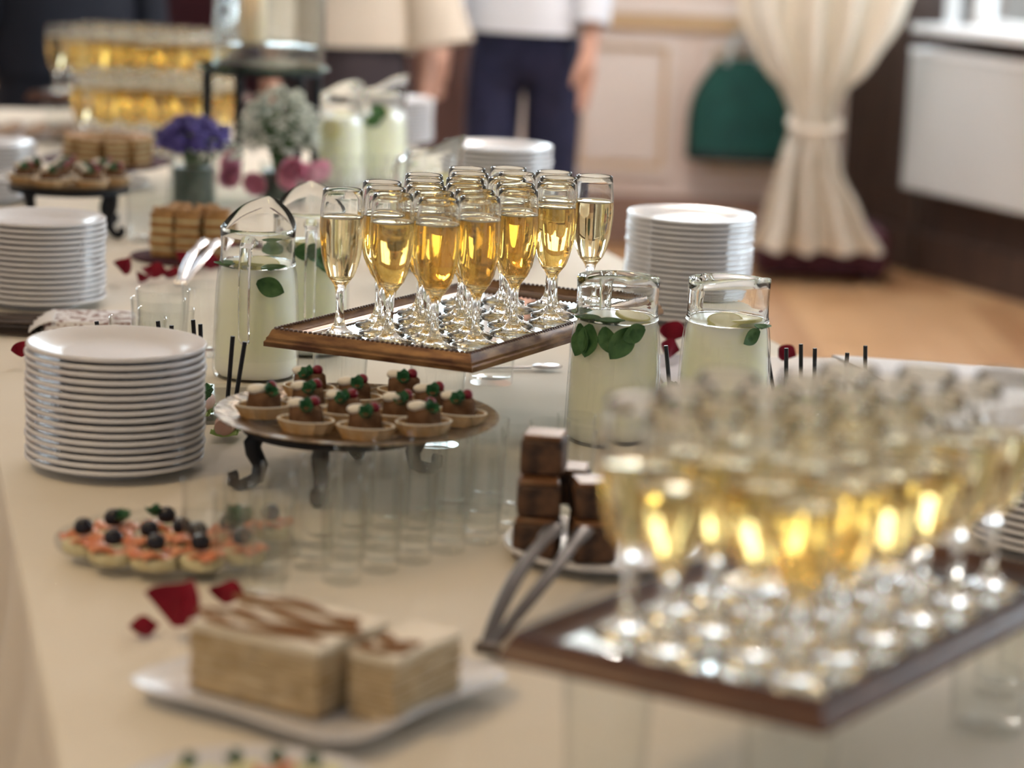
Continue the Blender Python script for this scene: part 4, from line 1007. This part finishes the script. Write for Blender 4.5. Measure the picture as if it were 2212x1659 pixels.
def bouquet(name, label, c, vase_r, vase_h, vase_mat, groups, stems=10, seed=1):
    r = random.Random(seed); t = thing(name, label, 'flowers', c)
    MB().lathe([(0, 0), (vase_r * .9, 0), (vase_r, .004), (vase_r, vase_h), (vase_r - .002, vase_h), (vase_r - .002, .008), (0, .006)], 32).build('vase', M[vase_mat], t)
    MB().lathe([(0, .0065), (vase_r * .86, .0085), (vase_r * .86, vase_h * .8), (0, vase_h * .8)], 24, wob=lambda a, z: 1 + .03 * math.sin(7 * a)).build('stem_bundle', M['vase_water'], t)
    mb = MB()
    for gname, gmat, cc, rad, n, size, kind in groups:
        g = MB()
        for i in range(n):
            a, b = r.uniform(0, 6.283), math.acos(r.uniform(-.35, 1)); k = r.uniform(.55, 1) ** .5
            q = Vector(cc) + Vector((rad[0] * math.sin(b) * math.cos(a), rad[1] * math.sin(b) * math.sin(a), rad[2] * math.cos(b))) * k
            if kind == 'pom':
                g.ball(q, size * r.uniform(.7, 1.2), 6, 4)
            else:
                Tm = Matrix.Translation(q) @ Matrix.Rotation(r.uniform(-.9, .9), 4, 'X') @ Matrix.Rotation(r.uniform(-.9, .9), 4, 'Y') @ rot_z(r.uniform(0, 6))
                for p in range(5): g.shell(2, 3, lambda u, v: leaf(u, v, size, size * .5, .6), .0003, Tm @ rot_z(p * 1.2566))
            if i % 6 == 0: mb.tube([Vector((r.uniform(-.3, .3) * vase_r, r.uniform(-.3, .3) * vase_r, vase_h * .8)), (Vector(cc) + q) * .5 * Vector((1, 1, 1)).x, q], .0012, 5)
        o = g.build(gname, M[gmat], t); o['kind'] = 'stuff'
    mb.build('stems', M['stem'], t)['kind'] = 'stuff'
    return t
rose_me = MB()
for ring_, (n, rr, tilt) in enumerate(((3, .006, 1.25), (5, .010, 1.0), (6, .015, .65))):
    for q in range(n):
        rose_me.shell(5, 4, lambda u, v: petal_fn(u, v, .016 + .003 * ring_), .0004, rot_z(q * 6.283 / n + ring_ * .5) @ Matrix.Translation((0, rr * .3, 0)) @ Matrix.Rotation(tilt, 4, 'X'))
rose_m = rose_me.mesh('pink_rose', M['pink'])
vb = spot(416, 452, T)
bouquet('flower_vase', 'grey glass vase of violet blue flowers beside the iron candle stand', vb, .047, .105, 'vase', [('violet_blossoms', 'violet', (.0, 0, .135), (.072, .06, .045), 260, .0085, 'pom'), ('blue_white_blossoms', 'white_flower', (.05, -.02, .115), (.05, .035, .035), 40, .007, 'petal')], seed=2)
wv = spot(604, 440, T)
bq = bouquet('flower_vase', 'glass vase of airy white blossoms with pink roses below the candle stand', wv, .042, .085, 'vase', [('white_blossoms', 'white_flower', (.0, .0, .14), (.082, .065, .098), 480, .0075, 'petal'), ('green_sprigs', 'stem', (.0, 0, .13), (.07, .06, .06), 90, .009, 'petal')], seed=3)
for i, (x, y, z) in enumerate(((-.085, -.055, .05), (-.055, -.06, .035), (.005, -.062, .045), (.06, -.055, .055), (.095, -.03, .06), (-.082, -.03, .075), (.03, -.062, .07))):
    put('pink_rose', rose_m, bq, (x, y, z), (.9, .2 * (i - 3), i)).scale = (1.25, 1.25, 1.25)

# ------------------------------------------------------------------ cakes farther back
def layered_piece(label, loc, rz, sx, sy, n, h, group, mats=('crust', 'cream'), cat='cake', name='cake_piece', topping=None, seed=0):
    r = random.Random(seed); t = thing(name, label, cat, loc, rz, group)
    for k in range(n):
        j = lambda: r.uniform(-.002, .002)
        MB().box((-sx / 2 + j(), -sy / 2 + j(), k * h), (sx / 2 + j(), sy / 2 + j(), k * h + h * .7), bev=.0015).build('sponge_layer', M[mats[0]], t, True)
        MB().box((-sx / 2 + .0015, -sy / 2 + .0015, k * h + h * .7), (sx / 2 - .0015, sy / 2 - .0015, (k + 1) * h)).build('cream_layer', M[mats[1]], t, False)
    MB().box((-sx / 2, -sy / 2, n * h), (sx / 2, sy / 2, n * h + h * .6), bev=.0015).build('sponge_layer', M[mats[0]], t, True)
    if topping:
        mb = MB()
        for q in range(26): mb.ball((r.uniform(-.45, .45) * sx, r.uniform(-.45, .45) * sy, n * h + h * .6 + .003), r.uniform(.003, .006), 6, 4)
        mb.build('nut_topping', M[topping], t)['kind'] = 'stuff'
    return t
nc = spot(432, 560, T)
MBp = tag(put('oval_tray', MB().lathe([(0, 0), (.115, 0), (.12, .004), (.117, .006), (0, .004)], 40, Matrix.Diagonal((1, .8, 1, 1))).mesh('oval_tray', M['wine_dress']), None, (nc.x, nc.y, T)), 'dark red oval tray under the nut topped cake pieces', 'tray')
for i, (x, y) in enumerate(((-.058, -.012), (-.016, -.02), (.030, -.012), (-.040, .036), (.008, .034))):
    layered_piece(f'nut topped brown layer cake piece, {("outer front", "middle front", "jug side front", "outer rear", "jug side rear")[i]} on the dark red tray', (nc.x + x, nc.y + y, T + .0062), .1 * (i - 2), .040, .046, 4, .0165, 'nut cake pieces on the dark red tray', ('crust', 'bread'), topping='crust', seed=i)
ta = spot(392, 612, T + .016); tb = spot(455, 520, T + .055)
tongs('bright steel tongs leaning on the nut cake tray beside the jug', (ta.x, ta.y, ta.z), (tb.x, tb.y, tb.z), .012, 'steel', w=.009)
bc = spot(232, 398, T)
fs = thing('cake_stand', 'low white cake stand with a dark red rim under the far waffle cake', 'stand', bc)
MB().lathe([(0, 0), (.085, 0), (.088, .004), (.06, .018), (.055, .032), (.11, .040), (0, .040)], 40).build('foot', M['porcelain'], fs)
MB().lathe([(0, .0405), (.11, .0405), (.138, .050), (.138, .053), (.11, .0455), (0, .0455)], 48).build('red_dish', M['wine_dress'], fs)
for i in range(9):
    a = i * 2 * math.pi / 9 + .2; rr = .072
    layered_piece(f'waffle layered cake piece on the low stand, {ORD[i + 1]} round the ring', (bc.x + rr * math.cos(a), bc.y + rr * math.sin(a) * .95, T + .0461), a + math.pi / 2, .046, .040, 4, .0125, 'waffle cake pieces on the low stand', ('crust', 'bread'), seed=20 + i)
# far tart stand
bt_ = spot(150, 500, T)
bs = thing('iron_stand', 'black iron stand with long curled legs under the far gold dish', 'stand', bt_)
MB().lathe([(.100, .076), (.108, .076), (.108, .088), (.100, .088)], 40, close=True).build('ring', M['iron'], bs)
lg = leg_mesh(.084, .096)
for k in range(4): put('leg', lg, bs, None, (0, 0, -.55 + k * math.pi / 2))
cd_ = tag(put('gold_dish', MB().lathe([(0, 0), (.11, 0), (.140, .008), (.142, .010), (.11, .0026), (0, .0026)], 48).mesh('gold_dish', M['brass']), None, (bt_.x, bt_.y, T + .0885)), 'round gold dish of tarts on the far iron stand', 'dish')
for i in range(10):
    a = i * 2 * math.pi / 7; rr = .082 if i < 7 else .03
    if i >= 7: a = i * 2.1
    tart((bt_.x + rr * math.cos(a), bt_.y + rr * math.sin(a), T + .0915), f'garnished tart on the far gold dish, {ORD[i + 1]} counted inward from the edge', rnd.uniform(-.4, .4), 'tarts on the far gold dish')
# cream rolls on a platter at the cloth edge, far back
rp = spot(52, 296, T)
tag(put('oval_platter', MB().lathe([(0, 0), (.13, 0), (.17, .010), (.17, .013), (.13, .004), (0, .004)], 40, Matrix.Diagonal((1.1, .8, 1, 1))).mesh('oval_platter', M['porcelain']), None, (rp.x, rp.y, T)), 'oval white platter of brown rolls far along the cloth edge', 'platter')
rl = MB().tube([(-.03, 0, .014), (-.018, 0, .015), (0, 0, .016), (.018, 0, .015), (.03, 0, .014)], [.010, .0135, .014, .0135, .010], 12).mesh('bread_roll', M['rice'])
for i in range(12):
    tag(put('bread_roll', rl, None, (rp.x - .10 + (i % 4) * .066, rp.y - .05 + (i // 4) * .045, T + .0045), (0, 0, 1.2 + rnd.uniform(-.2, .2))), f'brown bread roll on the far oval platter, {ORD[i % 4 + 1]} in the {("front", "middle", "rear")[i // 4]} row', 'roll', 'bread rolls on the oval platter')
# plate of canapes at the lower edge of the view
lq = [spot(x, y, T + .026) for x, y in ((420, 1662), (512, 1652), (600, 1650), (686, 1660))]
lp = (lq[1] + lq[2]) / 2 - Vector((0, .036, 0))
tag(put('serving_plate', plate_me, None, (lp.x, lp.y, T)), 'white plate with yellow canapes nearest the lens, mostly out of view', 'plate')
for i, p in enumerate(lq):
    t = thing('canape', f'yellow canape on the nearest plate, {ORD[i + 1]} along its rear edge', 'canape', (p.x, p.y, T + .0082 + (.003 if i in (0, 3) else 0)), rnd.uniform(0, 3), 'yellow canapes nearest the lens')
    t.scale = (.78, .78, .95)
    put('bread_round', bread_me, t); put('salmon_slice', salm_me if i % 3 == 2 else egg_me, t); put('parsley_leaf', pars_me, t, (.004, .004, .016))
# steel spoon lying under the gilt tray
sp = spot(1100, 800, T)
mb = MB().tube([(-.09, 0, .004), (-.02, 0, .003), (.03, 0, .004)], [.004, .0035, .0035], 8, flat=.5).ball((.052, 0, .006), .022, 14, 8, (1, .62, .16))
tag(mb.build('serving_spoon', M['steel']), 'steel serving spoon lying on the cloth under the gilt tray', 'spoon'); bpy.data.objects['serving_spoon'].location = (sp.x, sp.y, T + .0005); bpy.data.objects['serving_spoon'].rotation_euler = (0, 0, .15)
